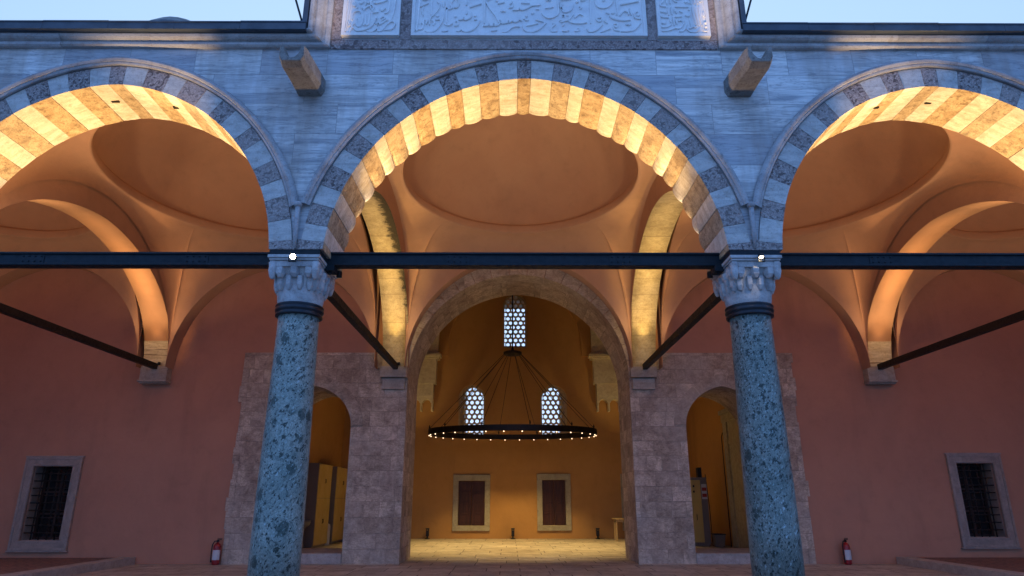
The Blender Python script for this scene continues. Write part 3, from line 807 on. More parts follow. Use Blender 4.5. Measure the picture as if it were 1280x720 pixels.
# ------------------------------------------------------------------ vaults
YV0,YV1=YB,6.72
def height_tr(i): return (2.25,2.75) if i in (0,1,3,4) else (2.5,3.0)   # intrados rise, extrados rise
ZS=4.30
def side_ext(y,rise):
    u=(y-(YV0+YV1)/2)/((YV1-YV0)/2); return ZS+prof(u,rise,.03)
FD=.40
def vault(i,lab):
    cx=CX[i]; hx=HS[i]; y0,y1=YV0,YV1; cy=(y0+y1)/2+.02; hy=(y1-y0)/2
    mid=(i==2)
    ax=2.32 if mid else 2.30; ay=2.78 if not mid else 2.62
    zr=7.36 if mid else 7.27
    r_ext=2.98 if mid else 2.72
    ap=6.98 if mid else 6.80
    t=empty('domed_vault',(cx,cy,4.3),lab,'vault','domed bays of the porch')
    def bz(px,py):   # height of the boundary
        if abs(abs(px-cx)-hx)<1e-6:
            return ZS+prof((py-cy)/hy,r_ext,.03)
        u=(px-cx)/hx
        return Z0+prof(u,(ap-Z0)+(.0 if py>cy else .12))
    B=[]; q=28
    def lin(a,b,n): return [a+(b-a)*.5*(1-math.cos(PI*k/n)) for k in range(n)]
    for X in lin(cx-hx,cx+hx,q*2): B.append((X,y0))
    for Y in lin(y0,y1,q*2): B.append((cx+hx,Y))
    for X in lin(cx+hx,cx-hx,q*2): B.append((X,y1))
    for Y in lin(y1,y0,q*2): B.append((cx-hx,Y))
    n=len(B); R=16; vs=[];fs=[]
    for k in range(R+1):
        tt=k/R*PI/2
        for (px,py) in B:
            z0=bz(px,py) if True else 0
            an=math.atan2((py-cy)/hy,(px-cx)/hx)
            ex,ey=cx+ax*math.cos(an),cy+ay*math.sin(an)
            s=1-math.cos(tt)
            vs.append((px+(ex-px)*s,py+(ey-py)*s,z0+(zr-z0)*math.sin(tt)))
    for k in range(R):
        for j in range(n): fs.append((k*n+j,k*n+(j+1)%n,(k+1)*n+(j+1)%n,(k+1)*n+j))
    mat=M['vault2'] if mid else M['vault']
    mb=MB(); mb.add(vs,fs,0,True); mb.build('pendentives',mat,t)
    # fascia ring
    mb=MB(); vs=[];fs=[]; m=96
    for (o_,z) in ((.10,zr-.0015),(-.004,zr-.0015),(-.012,zr+.02),(-.012,zr+.17),(.0,zr+.19),(.02,zr+.195),(.02,zr+.215),(.09,zr+.22),(.16,zr+.22)):
        for k in range(m):
            a=2*PI*k/m; vs.append((cx+(ax+o_)*math.cos(a),cy+(ay+o_)*math.sin(a),z))
    for k in range(8):
        for j in range(m): fs.append((k*m+j,k*m+(j+1)%m,(k+1)*m+(j+1)%m,(k+1)*m+j))
    mb.add(vs,fs,0,True); mb.build('dome_ring',mat,t)
    mb=MB(); vs=[];fs=[]
    for q_ in range(25):
        b=PI/2*q_/24
        for k in range(m):
            a=2*PI*k/m; vs.append((cx+(ax+.08)*math.cos(a)*math.cos(b),cy+(ay+.08)*math.sin(a)*math.cos(b),zr+.20+2.05*math.sin(b)))
    for k in range(24):
        for j in range(m): fs.append((k*m+j,k*m+(j+1)%m,(k+1)*m+(j+1)%m,(k+1)*m+j))
    mb.add(vs,fs,0,True); mb.build('dome',mat,t)
vl={0:'outermost left domed bay glimpsed behind the lit transverse arch',1:'domed bay over the left arch in warm brown plaster',2:'middle domed bay in salmon plaster over the entrance',3:'domed bay over the right arch in warm brown plaster',4:'outermost right domed bay glimpsed behind the lit transverse arch'}
for i in range(5): vault(i,vl[i])

# wall arches (formerets) : belong to the porch wall
# transverse arches
def transverse(x,lab,mid,matS):
    w=.30; t=empty('transverse_arch',(x,3.6,4.3),lab,'arch','arches crossing the porch from column to wall')
    rise=2.52 if mid else 2.30
    y0,y1=YB+.002,YW-.20; cy=(y0+y1)/2; h=(y1-y0)/2
    n=72; ys=[cy+h*math.sin(PI/2*(-1+2*k/n)) for k in range(n+1)]
    def zi(y): return ZS+prof((y-cy)/h,rise,.04)
    mb=MB(); sb=MB()
    for a,b in zip(ys[:-1],ys[1:]):
        za,zb=zi(a),zi(b)
        mb.add([(x-w,a,za),(x-w,b,zb),(x-w,b,7.55),(x-w,a,7.55)],[(0,1,2,3)],0)
        mb.add([(x+w,a,za),(x+w,b,zb),(x+w,b,7.55),(x+w,a,7.55)],[(3,2,1,0)],0)
        mb.add([(x-w,a,za),(x+w,a,za),(x+w,b,zb),(x-w,b,zb)],[(0,1,2,3)],1,True)
    mb.box(x-w,x+w,y1,YW-.001,ZS,7.5,0)
    mb.build('arch_body',[M['vault'],matS],t)
    if not mid:
        # bare stone foot at the wall end
        prv=None; v=[]; yy=[y for y in ys if y>cy and zi(y)<4.92]
        for y in yy:
            z=zi(y)-.006; v+= [(x-w-.004,y-.004,z),(x+w+.004,y-.004,z)]
        f=[(2*k,2*k+1,2*k+3,2*k+2) for k in range(len(yy)-1)]
        sb.add(v,f)
        for sx in (-1,1):
            v=[]
            for y in yy: v+= [(x+sx*(w+.004),y-.004,zi(y)-.006),(x+sx*(w+.004),y1+.19,zi(y)-.006)]
            sb.add(v,[(2*k,2*k+1,2*k+3,2*k+2) for k in range(len(yy)-1)])
        sb.build('stone_foot',M['sootR'],t)
# object-space soot pattern is relative to the arch axis, so build these around their own origin
def transverse_local(x,lab,mid,matS):
    transverse(x,lab,mid,matS)
M['sootL2']=None
def soot(name,xc,sg):
    N=NT(name); sp=N.n('SeparateXYZ'); N.l(N.co,sp.inputs[0])
    n=N.noise(N.mapping(N.co,(2.2,3.2,3.2)),1.6,8,.8,.3); n2=N.noise(N.co,26.,5,.7)
    col=N.mix(N.ramp(n,[(.35,0.),(.65,1.)]),(.36,.27,.14),(.62,.50,.28))
    col=N.mix(N.math('MULTIPLY',N.ramp(n2,[(.52,0.),(.7,1.)]),.5),col,(.22,.15,.07))
    z=sp.outputs[2]
    fr=N.math('FRACT',N.math('MULTIPLY',z,3.6)); 
    col=N.mix(N.ramp(fr,[(.0,.55),(.05,0.)]),col,(.13,.085,.04))
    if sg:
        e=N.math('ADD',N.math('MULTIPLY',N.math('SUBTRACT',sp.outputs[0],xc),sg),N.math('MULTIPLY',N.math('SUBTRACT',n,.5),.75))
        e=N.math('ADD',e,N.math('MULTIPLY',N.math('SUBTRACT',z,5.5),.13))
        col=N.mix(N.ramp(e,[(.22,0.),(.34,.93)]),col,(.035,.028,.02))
    return N.done(col,.85,N.bump(N.math('ADD',n,n2),.6,.02),spec=.2)
transverse(-8.45,'plastered transverse arch glowing orange at the far left with a bare stone foot',False,M['archpl'])
transverse(-2.88,'soot stained limestone transverse arch left of the entrance',True,soot('sooty_limestone_left',-2.88,1.))
transverse(2.92,'clean yellow limestone transverse arch right of the entrance',True,soot('yellow_limestone_right',2.92,0.))
transverse(8.45,'plastered transverse arch glowing orange at the far right with a bare stone foot',False,M['archpl'])

# ------------------------------------------------------------------ porch back wall
pw=empty('porch_wall',(0,YW,0),'pink plastered back wall of the porch with its stone entrance front','wall')
MA_S,MA_H,MA_Z=2.60,2.60,4.02
def main_in(x): return MA_Z+prof(x/MA_S,MA_H,.04) if abs(x)<=MA_S else 0.
def main_out(x):
    s=MA_S+.40; return MA_Z+prof(x/s,MA_H+.40,.04) if abs(x)<=s else 0.
def side_in(x):
    c=4.75; u=(abs(x)-c)/.90
    return 2.95+prof(u,.92,.15) if abs(u)<=1 else 0.
SILL=.22
def frange(a,b,n): return [a+(b-a)*k/n for k in range(n+1)]
def arcx(c,s,n): return [c+s*math.sin(PI/2*(-1+2*k/n)) for k in range(n+1)]
ST=4.66; PX=6.42
# entrance front: ashlar with three arched openings
mb=MB()
yf=YW-.03
main=arcx(0,MA_S,56)
strip_wall(mb,main,main_in,lambda x:max(ST,main_in(x)+.001),yf,YWB)
for sg in (-1,1):
    sx=sorted(arcx(sg*4.75,.90,30))
    strip_wall(mb,sx,side_in,lambda x:ST,yf,YWB)
    a,b=sorted((sg*MA_S,sg*3.85)); strip_wall(mb,[a,b],lambda x:0.,lambda x:ST,yf,YWB)
    a,b=sorted((sg*5.65,sg*PX)); strip_wall(mb,[a,b],lambda x:0.,lambda x:ST,yf,YWB)
    for X in (MA_S,3.85,5.65,PX):
        z=main_in(MA_S) if X==MA_S else (side_in(3.85+1e-6) if X<6 else ST)
        v=[(sg*X,yf,0),(sg*X,YWB,0),(sg*X,YWB,z),(sg*X,yf,z)]; mb.add(v,[(0,1,2,3)],1 if X<6 else 0)
    # toothed outer edge
    z=0.; k=0
    while z<ST-.1:
        hh=min(random.uniform(.28,.42),ST-z); w=random.choice([.0,.03,.05,.02,.08])
        a,b=sorted((sg*(PX-.1),sg*(PX+w))); mb.box(a,b,yf-random.uniform(.0,.012),YW+.02,z+.003,z+hh-.004); z+=hh
mb.build('entrance_masonry',[M['ashlar'],M['ashlar_y']],pw)
# sills of side openings
for sg in (-1,1):
    mb=MB(); a,b=sorted((sg*3.855,sg*5.645)); mb.box(a,b,yf-.02,YWB-.01,0.,SILL); mb.build('doorsill',M['kerb'],pw,bevel=.01)
# archivolts
mb=MB(); n=19
for k in range(n):
    t0=-1+2*k/n+.0012; t1=-1+2*(k+1)/n-.0012; v=[]; sub=4; yy=yf-.02-random.uniform(0,.004)
    for q in range(sub+1):
        t=t0+(t1-t0)*q/sub
        xi=MA_S*math.sin(PI/2*t); xo=(MA_S+.40)*math.sin(PI/2*t)
        v+= [(xi,yy,MA_Z+prof(xi/MA_S,MA_H,.04)-.003),(xo,yy,MA_Z+prof(xo/(MA_S+.4),MA_H+.4,.04)),(xi,YW+.5,MA_Z+prof(xi/MA_S,MA_H,.04)-.003),(xo,YW+.0,MA_Z+prof(xo/(MA_S+.4),MA_H+.4,.04))]
    f=[]
    for q in range(sub):
        b=q*4; f+= [(b,b+4,b+5,b+1),(b,b+2,b+6,b+4),(b+1,b+5,b+7,b+3)]
    mb.add(v,f)
mb.build('archivolt',M['ring'],pw)
for sg in (-1,1):
    mb=MB(); n=13; c=sg*4.75
    for k in range(n):
        t0=-1+2*k/n+.003; t1=-1+2*(k+1)/n-.003; v=[]
        for q in range(4):
            t=t0+(t1-t0)*q/3; xi=.90*math.sin(PI/2*t); xo=1.17*math.sin(PI/2*t)
            v+= [(c+xi,yf-.018,2.95+prof(xi/.9,.92,.15)-.002),(c+xo,yf-.018,2.95+prof(xo/1.17,1.20,.15)),(c+xi,yf+.3,2.95+prof(xi/.9,.92,.15)-.002),(c+xo,yf,2.95+prof(xo/1.17,1.20,.15))]
        f=[]
        for q in range(3):
            b=q*4; f+= [(b,b+4,b+5,b+1),(b,b+2,b+6,b+4),(b+1,b+5,b+7,b+3)]
        mb.add(v,f)
    mb.build('archivolt',M['ring'],pw)
# plaster wall
TOPW=7.5
def above(x):
    z=ST
    if abs(x)<MA_S+.40: z=max(z,main_out(x)-.05)
    return z
mb=MB(); xs=sorted(set([-PX-.0,PX]+[round(x,4) for x in arcx(0,MA_S+.40,60)]))
strip_wall(mb,xs,above,lambda x:TOPW,YW,YWB)
WIN=[(-11.1,-9.83,.28,2.25),(9.70,10.93,.34,2.32)]
for (a,b,w) in ((-14.2,-PX,WIN[0]),(PX,14.2,WIN[1])):
    ox0,ox1,oz0,oz1=w[0]+.2,w[1]-.2,w[2]+.2,w[3]-.2
    mb.box(a,ox0,YW,YWB,0,TOPW); mb.box(ox1,b,YW,YWB,0,TOPW)
    mb.box(ox0,ox1,YW,YWB,0,oz0); mb.box(ox0,ox1,YW,YWB,oz1,TOPW)
mb.box(-PX,PX,YW+.004,YWB,7.5,12.5)
mb.build('plaster',M['pink'],pw)
# formerets
for i in range(5):
    mb=MB(); c=CX[i]; s=HS[i]; ap=6.98 if i==2 else 6.80
    xs=arcx(c,s,52)
    strip_wall(mb,xs,lambda x:Z0+prof((x-c)/s,ap-Z0),lambda x:7.5,YV1-.0,YW-.001,soffit=True,back=False)
    o=mb.build('wall_arch',M['vault2'] if i==2 else M['vault'],pw)
    for p in o.data.polygons: p.use_smooth=False
# wall corbels
for x,lab in ((-8.47,None),(-2.91,None),(2.92,None),(8.45,None)):
    mb=MB()
    if abs(x)>5:
        mb.box(x-.315,x+.315,YW-.22,YW+.02,3.98,4.30); mb.box(x-.335,x+.335,YW-.26,YW+.02,3.93,3.975); mb.box(x-.32,x+.32,YW-.20,YW+.02,3.90,3.928)
    else:
        mb.box(x-.31,x+.31,YW-.22,YW-.02,4.05,4.30); mb.box(x-.26,x+.26,YW-.12,YW-.02,3.78,4.04)
    mb.build('corbel',M['corbel'],pw,bevel=.01)
# barred windows
for w,lab in zip(WIN,('left barred window','right barred window')):
    x0,x1,z0,z1=w; wn=MB()
    wn.box(x0,x1,YW-.05,YW+.02,z0,z0+.2); wn.box(x0,x1,YW-.05,YW+.02,z1-.2,z1)
    wn.box(x0,x0+.2,YW-.048,YW+.02,z0+.2,z1-.2); wn.box(x1-.2,x1,YW-.048,YW+.02,z0+.2,z1-.2)
    wn.box(x0-.03,x1+.03,YW-.065,YW,z0-.035,z0-.001); wn.box(x0-.02,x1+.02,YW-.06,YW,z1+.001,z1+.03)
    wn.box(x0+.001,x0+.05,YW-.066,YW-.0485,z0,z1); wn.box(x1-.05,x1-.001,YW-.066,YW-.0485,z0,z1); wn.box(x0+.051,x1-.051,YW-.066,YW-.0505,z1-.05,z1-.001); wn.box(x0+.051,x1-.051,YW-.066,YW-.0505,z0+.001,z0+.05)
    wn.box(x0+.15,x0+.185,YW-.060,YW-.0485,z0+.15,z1-.15); wn.box(x1-.185,x1-.15,YW-.060,YW-.0485,z0+.15,z1-.15); wn.box(x0+.186,x1-.186,YW-.060,YW-.0505,z1-.185,z1-.151); wn.box(x0+.186,x1-.186,YW-.060,YW-.0505,z0+.151,z0+.185)
    o=wn.build('window',M['frame'],pw,bevel=.005); tag(o,lab)
    rv=MB()
    rv.box(x0+.195,x0+.21,YW+.021,YW+.5,z0+.2,z1-.2); rv.box(x1-.21,x1-.195,YW+.021,YW+.5,z0+.2,z1-.2); rv.box(x0+.21,x1-.21,YW+.021,YW+.5,z0+.19,z0+.21)
    r_=rv.build('reveal',M['frame'],pw); r_.parent=o
    gr=MB()
    nx=4; nz=9
    for k in range(1,nx+1): 
        X=x0+.2+(x1-x0-.4)*k/(nx+1); gr.tube([(X,YW+.06,z0+.2),(X,YW+.06,z1-.2)],.014,6)
    for k in range(1,nz+1):
        Zz=z0+.2+(z1-z0-.4)*k/(nz+1); gr.tube([(x0+.2,YW+.06,Zz),(x1-.2,YW+.06,Zz)],.014,6)
        for j in range(1,nx+1):
            X=x0+.2+(x1-x0-.4)*j/(nx+1); gr.lathe([(.005,-.03),(.026,-.018),(.026,.018),(.005,.03)],(X,YW+.06,Zz),8)
    g_=gr.build('grille',M['rust'],pw); g_.parent=o
    sh=MB(); sh.box(x0+.2,x1-.2,YW+.40,YW+.45,z0+.2,z1-.2); s_=sh.build('pane',M['glassdark'],pw); s_.parent=o
    cs=MB()
    for X in (x0+.24,(x0+x1)/2,x1-.24): cs.box(X-.025,X+.025,YW+.36,YW+.398,z0+.2,z1-.2)
    for Zz in (z0+.24,z0+.75,z1-.75,z1-.24): cs.box(x0+.21,x1-.21,YW+.365,YW+.396,Zz-.02,Zz+.02)
    c_=cs.build('sash',M['darkwood'],pw); c_.parent=o

# porch end walls and roof
ew=MB()
for sg in (-1,1):
    a,b=sorted((sg*14.0,sg*14.2)); ew.box(a,b,YF+.06,YWB,0,7.68)
tag(ew.build('porch_end_walls',M['pink'],pw))
roof=empty('porch_roof',(0,3.6,7.9),'lead covered roof over the porch bays','roof')
mb=MB()
def roof_bay(i):
    cx=CX[i]; xa=-14.2 if i==0 else COLX[i-1]; xb=14.2 if i==4 else COLX[i]
    y0,y1=YB,YWB; cy=(YV0+YV1)/2; ax,ay=2.62,3.02; m=64
    B=[];R=[]
    for k in range(m):
        a=2*PI*(k+.5)/m; c,s=math.cos(a),math.sin(a)
        ex=(xb-cx if c>0 else cx-xa); ey=(y1-cy if s>0 else cy-y0)
        t=min(ex/abs(c) if abs(c)>1e-6 else 1e9, ey/abs(s) if abs(s)>1e-6 else 1e9)
        B.append((cx+c*t,cy+s*t,7.745)); R.append((cx+ax*c*.985,cy+min(ay*s,ey*.98),7.95))
    vs=B+R; fs=[(k,(k+1)%m,m+(k+1)%m,m+k) for k in range(m)]
    D=[]
    for q in range(1,17):
        b=PI/2*q/16
        for k in range(m):
            x,y,z=R[k]; D.append((cx+(x-cx)*math.cos(b),cy+(y-cy)*math.cos(b),7.95+2.05*math.sin(b)))
    base=len(vs)-m; vs+=D
    for q in range(16):
        for k in range(m): fs.append((base+q*m+k,base+q*m+(k+1)%m,base+(q+1)*m+(k+1)%m,base+(q+1)*m+k))
    mb.add(vs,fs,0,True)
for i in range(5): roof_bay(i)
mb.build('lead_covering',M['lead'],roof)

# distant lead dome tip above the left cornice
far=empty('distant_dome',(-26.3,36.6,0),'tip of a distant lead dome just above the left cornice','dome')
mb=MB(); mb.lathe([(4.2,0),(4.2,30.2),(4.3,30.6)],(-26.3,36.6,0),48,smooth=False); mb.build('tower_drum',M['rough'],far)
mb=MB(); mb.lathe([(4.3,30.6),(4.2,32.6),(3.9,34.4),(3.2,35.7),(2.2,36.75),(1.2,37.4),(.5,37.75),(.25,37.95),(.0,38.3)],(-26.3,36.6,0),24,smooth=False); mb.build('lead_cap',M['lead'],far)

# ------------------------------------------------------------------ hall behind
hall=empty('entrance_hall',(0,13.1,0),'dim ochre hall behind the middle arch with lattice and shuttered windows','hall')
HX=6.5; HY=17.4; HT=12.5
mb=MB()
# side walls
mb.box(-HX-.6,-HX,YWB,HY+.9,0,HT); mb.box(HX,HX+.6,YWB,HY+.9,0,HT)
# back wall strips with openings
LW=[(-.48,.47,7.08,9.31),(-2.17,-1.14,3.55,5.63),(.97,2.00,3.55,5.63)]
DW=[(-2.09,-1.12,.45,2.02),(1.01,1.86,.46,2.05),(-5.15,-4.25,.45,2.03),(4.12,5.05,.46,2.05)]
xs=sorted(set([-HX,HX]+[a for w in LW+DW for a in w[:2]]))
def arch_top(w,x):
    c=(w[0]+w[1])/2; s=(w[1]-w[0])/2; u=(x-c)/s; return w[3]-s*.95+prof(u,s*.95,.25)
for a,b in zip(xs[:-1],xs[1:]):
    m=(a+b)/2; ops=sorted([w for w in LW+DW if w[0]<m<w[1]],key=lambda w:w[2])
    sub=[a+(b-a)*k/16 for k in range(17)] if any(w in LW for w in ops) else [a,b]
    for p,q in zip(sub[:-1],sub[1:]):
        z=0.; zq=0.
        for w in ops:
            if w in LW:
                mb.add([(p,HY,z),(q,HY,zq),(q,HY,w[2]),(p,HY,w[2])],[(0,1,2,3)])
                mb.add([(p,HY,w[2]),(q,HY,w[2]),(q,HY+.9,w[2]),(p,HY+.9,w[2])],[(0,1,2,3)])
                mb.add([(p,HY+.9,z),(q,HY+.9,zq),(q,HY+.9,w[2]),(p,HY+.9,w[2])],[(0,1,2,3)])
                z,zq=arch_top(w,p),arch_top(w,q)
                mb.add([(p,HY,z),(q,HY,zq),(q,HY+.9,zq),(p,HY+.9,z)],[(0,1,2,3)])
            else:
                mb.add([(p,HY,z),(q,HY,zq),(q,HY,w[2]),(p,HY,w[2])],[(0,1,2,3)])
                mb.add([(p,HY+.9,z),(q,HY+.9,zq),(q,HY+.9,w[2]),(p,HY+.9,w[2])],[(0,1,2,3)])
                mb.add([(p,HY+.25,w[2]),(q,HY+.25,w[2]),(q,HY+.25,w[3]),(p,HY+.25,w[3])],[(0,1,2,3)])
                z=zq=w[3]
        mb.add([(p,HY,z),(q,HY,zq),(q,HY,HT),(p,HY,HT)],[(0,1,2,3)])
        mb.add([(p,HY+.9,z),(q,HY+.9,zq),(q,HY+.9,HT),(p,HY+.9,HT)],[(0,1,2,3)])
for w in LW:
    for X in w[:2]:
        zt=arch_top(w,X); mb.add([(X,HY,w[2]),(X,HY+.9,w[2]),(X,HY+.9,zt),(X,HY,zt)],[(0,1,2,3)])
mb.build('walls',M['ochre'],hall,recalc=False)
mb=MB(); mb.box(-HX-.6,HX+.6,YWB-.5,HY+.9,HT+.002,HT+.3); mb.build('ceiling',M['ceiling'],hall)
# recessed arch on the back wall between the consoles
mb=MB(); xs=arcx(0,2.62,48)
strip_wall(mb,[-HX]+xs+[HX],lambda x: (7.1+prof(x/2.62,2.75,.12)) if abs(x)<2.62 else 6.72,lambda x:HT,HY-.10,HY-.001,back=False)
mb.build('blind_arch',M['ochre'],hall)
# consoles
for sg in (-1,1):
    mb=MB()
    def bx(a,b,yf_,z0_,z1_):
        p,q=sorted((sg*a,sg*b)); mb.box(p,q,yf_,HY-.002,z0_,z1_)
    bx(2.98,HX-.01,HY-.42,6.78,8.6)
    bx(2.86,HX-.01,HY-.52,6.62,6.72); bx(2.92,HX-.01,HY-.46,6.72,6.78); bx(2.92,HX-.01,HY-.46,6.54,6.62)
    bx(3.03,HX-.01,HY-.40,5.58,6.54); bx(3.12,HX-.01,HY-.36,5.10,5.58); 
    # hanging niches
    x=3.12
    for k in range(8):
        w=.42; bx(x,x+.06,HY-.34,4.55+.0*k,5.10)
        n=8
        for q in range(n):
            a0=x+.06+(w-.06)*q/n; a1=x+.06+(w-.06)*(q+1)/n; u=((a0+a1)/2-(x+.06+(w-.06)/2))/((w-.06)/2)
            zz=4.78+.22*math.sqrt(max(0,1-u*u)); bx(a0,a1,HY-.34,zz,5.10)
        x+=w
    mb.build('console',M['console'],hall)
# lattice windows
def lattice(w,lab,pitch):
    x0,x1,z0,z1=w
    o=MB(); c=(x0+x1)/2; s=(x1-x0)/2; fw=.0
    # frame: arched band set in the reveal
    def outl(sc,dz):
        pts=[]
        hs=s*sc
        for k in range(17):
            u=-1+2*k/16; x=c+hs*math.sin(PI/2*u); pts.append((x,z1+dz-s*.95+prof((x-c)/hs,s*.95,.25)))
        return pts
    top_i=outl(.86,-.07); top_o=outl(1.,0.)
    inn=[(c-s*.86,z0+.07)]+top_i+[(c+s*.86,z0+.07)]; out=[(c-s,z0)]+top_o+[(c+s,z0)]
    yA,yB=HY+.10,HY+.22; v=[];n=len(inn)
    for (a,b) in zip(inn,out): v+= [(a[0],yA,a[1]),(b[0],yA,b[1]),(a[0],yB,a[1]),(b[0],yB,b[1])]
    f=[]
    for k in range(n):
        a,b=4*k,4*((k+1)%n); f+= [(a,b,b+1,a+1),(a,a+2,b+2,b),(a+2,a+3,b+3,b+2)]
    o.add(v,f); t=o.build('lattice_window',M['lattice'],hall); tag(t,lab)
    L=MB(); p=pitch; row=p*.866; r=p*.365; k=0; zz=z0+.07+p*.32; 
    while zz<z1+.1:
        xx=c-s-p+(p/2 if k%2 else 0)
        while xx<c+s+p:
            if abs(xx-c)<=s*.86+p*.30 and zz<z1-.07-s*.95+prof(min(1,abs(xx-c)/s),s*.95,.25)+p*.35:
                hexv=[(xx+p/math.sqrt(3)*math.sin(a),zz+p/math.sqrt(3)*math.cos(a)) for a in [PI/3*q for q in range(6)]]
                vv=[];
                for q in range(12):
                    a=PI/6*q; h0=Vector(hexv[q//2]); h1=Vector(hexv[(q//2+1)%6]); hp=h0 if q%2==0 else (h0+h1)/2
                    ci=(xx+r*math.sin(a),zz+r*math.cos(a))
                    vv+= [(hp.x,HY+.13,hp.y),(ci[0],HY+.13,ci[1]),(ci[0],HY+.19,ci[1])]
                ff=[]
                for q in range(12):
                    a,b=3*q,3*((q+1)%12); ff+= [(a,b,b+1,a+1),(a+1,b+1,b+2,a+2)]
                # clip by moving outside vertices onto the frame line
                cl=[]
                for (X,Y,Zq) in vv:
                    X=min(max(X,c-s*.95),c+s*.95); Zq=max(Zq,z0+.01)
                    u=min(1,abs(X-c)/s); Zq=min(Zq,z1-s*.95+prof(u,s*.95,.25)-.01); cl.append((X,Y,Zq))
                L.add(cl,ff)
            xx+=p
        zz+=row; k+=1
    l=L.build('lattice',M['lattice'],hall,recalc=False); l.parent=t
lattice(LW[0],'highest lattice window',.205)
lattice(LW[1],'lower left lattice window',.205)
lattice(LW[2],'lower right lattice window',.205)
# shuttered windows
for w,lab in zip(DW,('left shuttered window','right shuttered window','shuttered window hidden at far left','shuttered window partly hidden at far right')):
    x0,x1,z0,z1=w; fb=MB(); fw=.20; y=HY-.06
    fb.box(x0-fw,x1+fw,y,HY+.02,z0-.19,z0-.001); fb.box(x0-fw,x1+fw,y,HY+.02,z1+.001,z1+.22)
    fb.box(x0-fw,x0-.001,y+.003,HY+.02,z0,z1); fb.box(x1+.001,x1+fw,y+.003,HY+.02,z0,z1)
    o=fb.build('window',M['hframe'],hall,bevel=.012); tag(o,lab)
    mid=(x0+x1)/2
    for (a,b) in ((x0+.01,mid-.006),(mid+.006,x1-.01)):
        s_=MB(); s_.box(a,b,HY+.06,HY+.10,z0+.01,z1-.01)
        s_.box(a,a+.06,HY+.035,HY+.06,z0+.01,z1-.01); s_.box(b-.06,b,HY+.035,HY+.06,z0+.01,z1-.01)
        for q in range(5):
            zz=z0+.01+(z1-z0-.08)*q/4; s_.box(a+.06,b-.06,HY+.036,HY+.06,zz,zz+.06)
        for q in range(4):
            za=z0+.11+(z1-z0-.08)*q/4; zb_=za+(z1-z0-.08)/4-.13; s_.box(a+.10,b-.10,HY+.045,HY+.06,za+.0,zb_)
        h=s_.build('shutter',M['wood'],hall,bevel=.004); h.parent=o
# portal in the right side wall
mb=MB(); X=HX
mb.box(X-.10,X-.001,12.25,12.6,0,3.62); mb.box(X-.10,X-.001,8.95,9.25,0,3.62)
mb.box(X-.12,X-.001,8.93,12.64,3.62,3.86); mb.box(X-.17,X-.001,8.9,12.7,3.86,3.98)
mb.box(X-.075,X-.001,9.25,12.25,2.95,3.06)
n=24; ya0,ya1=9.25,12.25
vv=[];ff=[]
for k in range(n+1):
    y=10.45+.85*math.sin(PI/2*(-1+2*k/n)); z=1.85+prof((y-10.45)/.85,.80,.2); vv+= [(X-.06,y,z),(X-.06,y,3.62),(X-.001,y,z)]
for k in range(n): ff+= [(3*k,3*k+3,3*k+4,3*k+1),(3*k,3*k+2,3*k+5,3*k+3)]
mb.add(vv,ff)
mb.box(X-.06,X-.001,9.25,9.60,0,3.62); mb.box(X-.06,X-.001,11.30,12.25,0,3.62)
o=mb.build('portal',M['hframe'],hall); tag(o,'marble portal on the right side wall')
mb=MB(); mb.box(X-.03,X-.001,9.61,11.29,.0,2.7); d_=mb.build('door_leaf',M['darkwood'],hall); d_.parent=o
# rear eave and buttresses outside the back wall
mb=MB(); mb.box(-7.2,7.2,HY+.9,HY+3.0,9.5,9.75); mb.build('rear_eave',M['rough'],hall)
for sg,x0,x1 in ((-1,-2.9,-2.0),(1,1.85,2.8)):
    mb=MB(); mb.box(x0,x1,HY+.9,HY+2.2,0,6.6); mb.build('buttress',M['rough'],hall)
# same kind of portal pilaster seen behind the left opening is hidden by the cabinets

# cabinets against the left wall
def cabinet(y0,y1,x0,x1,h,lab):
    t=empty('storage_cabinet',((x0+x1)/2,(y0+y1)/2,0),lab,'cabinet','tall cabinets behind the left opening')
    mb=MB(); mb.box(x0,x1-.02,y0,y1,.06,h); mb.box(x0+.02,x1-.05,y0+.02,y1-.02,0,.06); mb.build('carcass',M['cabside'],t,bevel=.005)
    for (a,b) in ((.08,h*.58),(h*.58+.01,h-.01)):
        for (p,q) in ((y0+.005,(y0+y1)/2-.004),((y0+y1)/2+.004,y1-.005)):
            d=MB(); d.box(x1-.019,x1,p,q,a,b); dd=d.build('door',M['cab'],t,bevel=.003)
            hb=MB(); yy=q-.04 if q<(y0+y1)/2 else p+.04; hb.tube([(x1+.002,yy,(a+b)/2-.06),(x1+.025,yy,(a+b)/2-.05),(x1+.025,yy,(a+b)/2+.05),(x1+.002,yy,(a+b)/2+.06)],.007,6)
            k=hb.build('handle',M['rust'],t); k.parent=dd; 
    return t
cabinet(12.0,13.5,-6.34,-5.82,2.38,'pale yellow double cabinet nearest the left opening, grey side showing')
cabinet(14.15,15.9,-6.34,-5.82,2.38,'pale yellow cabinet further back behind the left opening')
for o_ in list(COL.objects):
    pass
# white canister between cabinets
t=empty('water_canister',(-5.95,13.82,0),'white upright canister in the gap between the two cabinets','canister')
mb=MB(); mb.lathe([(.12,0),(.125,.05),(.125,.52),(.11,.60),(.035,.64),(.035,.68)],(-5.95,13.82,0),20); mb.build('body',M['white'],t)
mb=MB(); mb.lathe([(.04,.68),(.04,.72),(.0,.725)],(-5.95,13.82,0),12); mb.build('cap',M['black'],t)
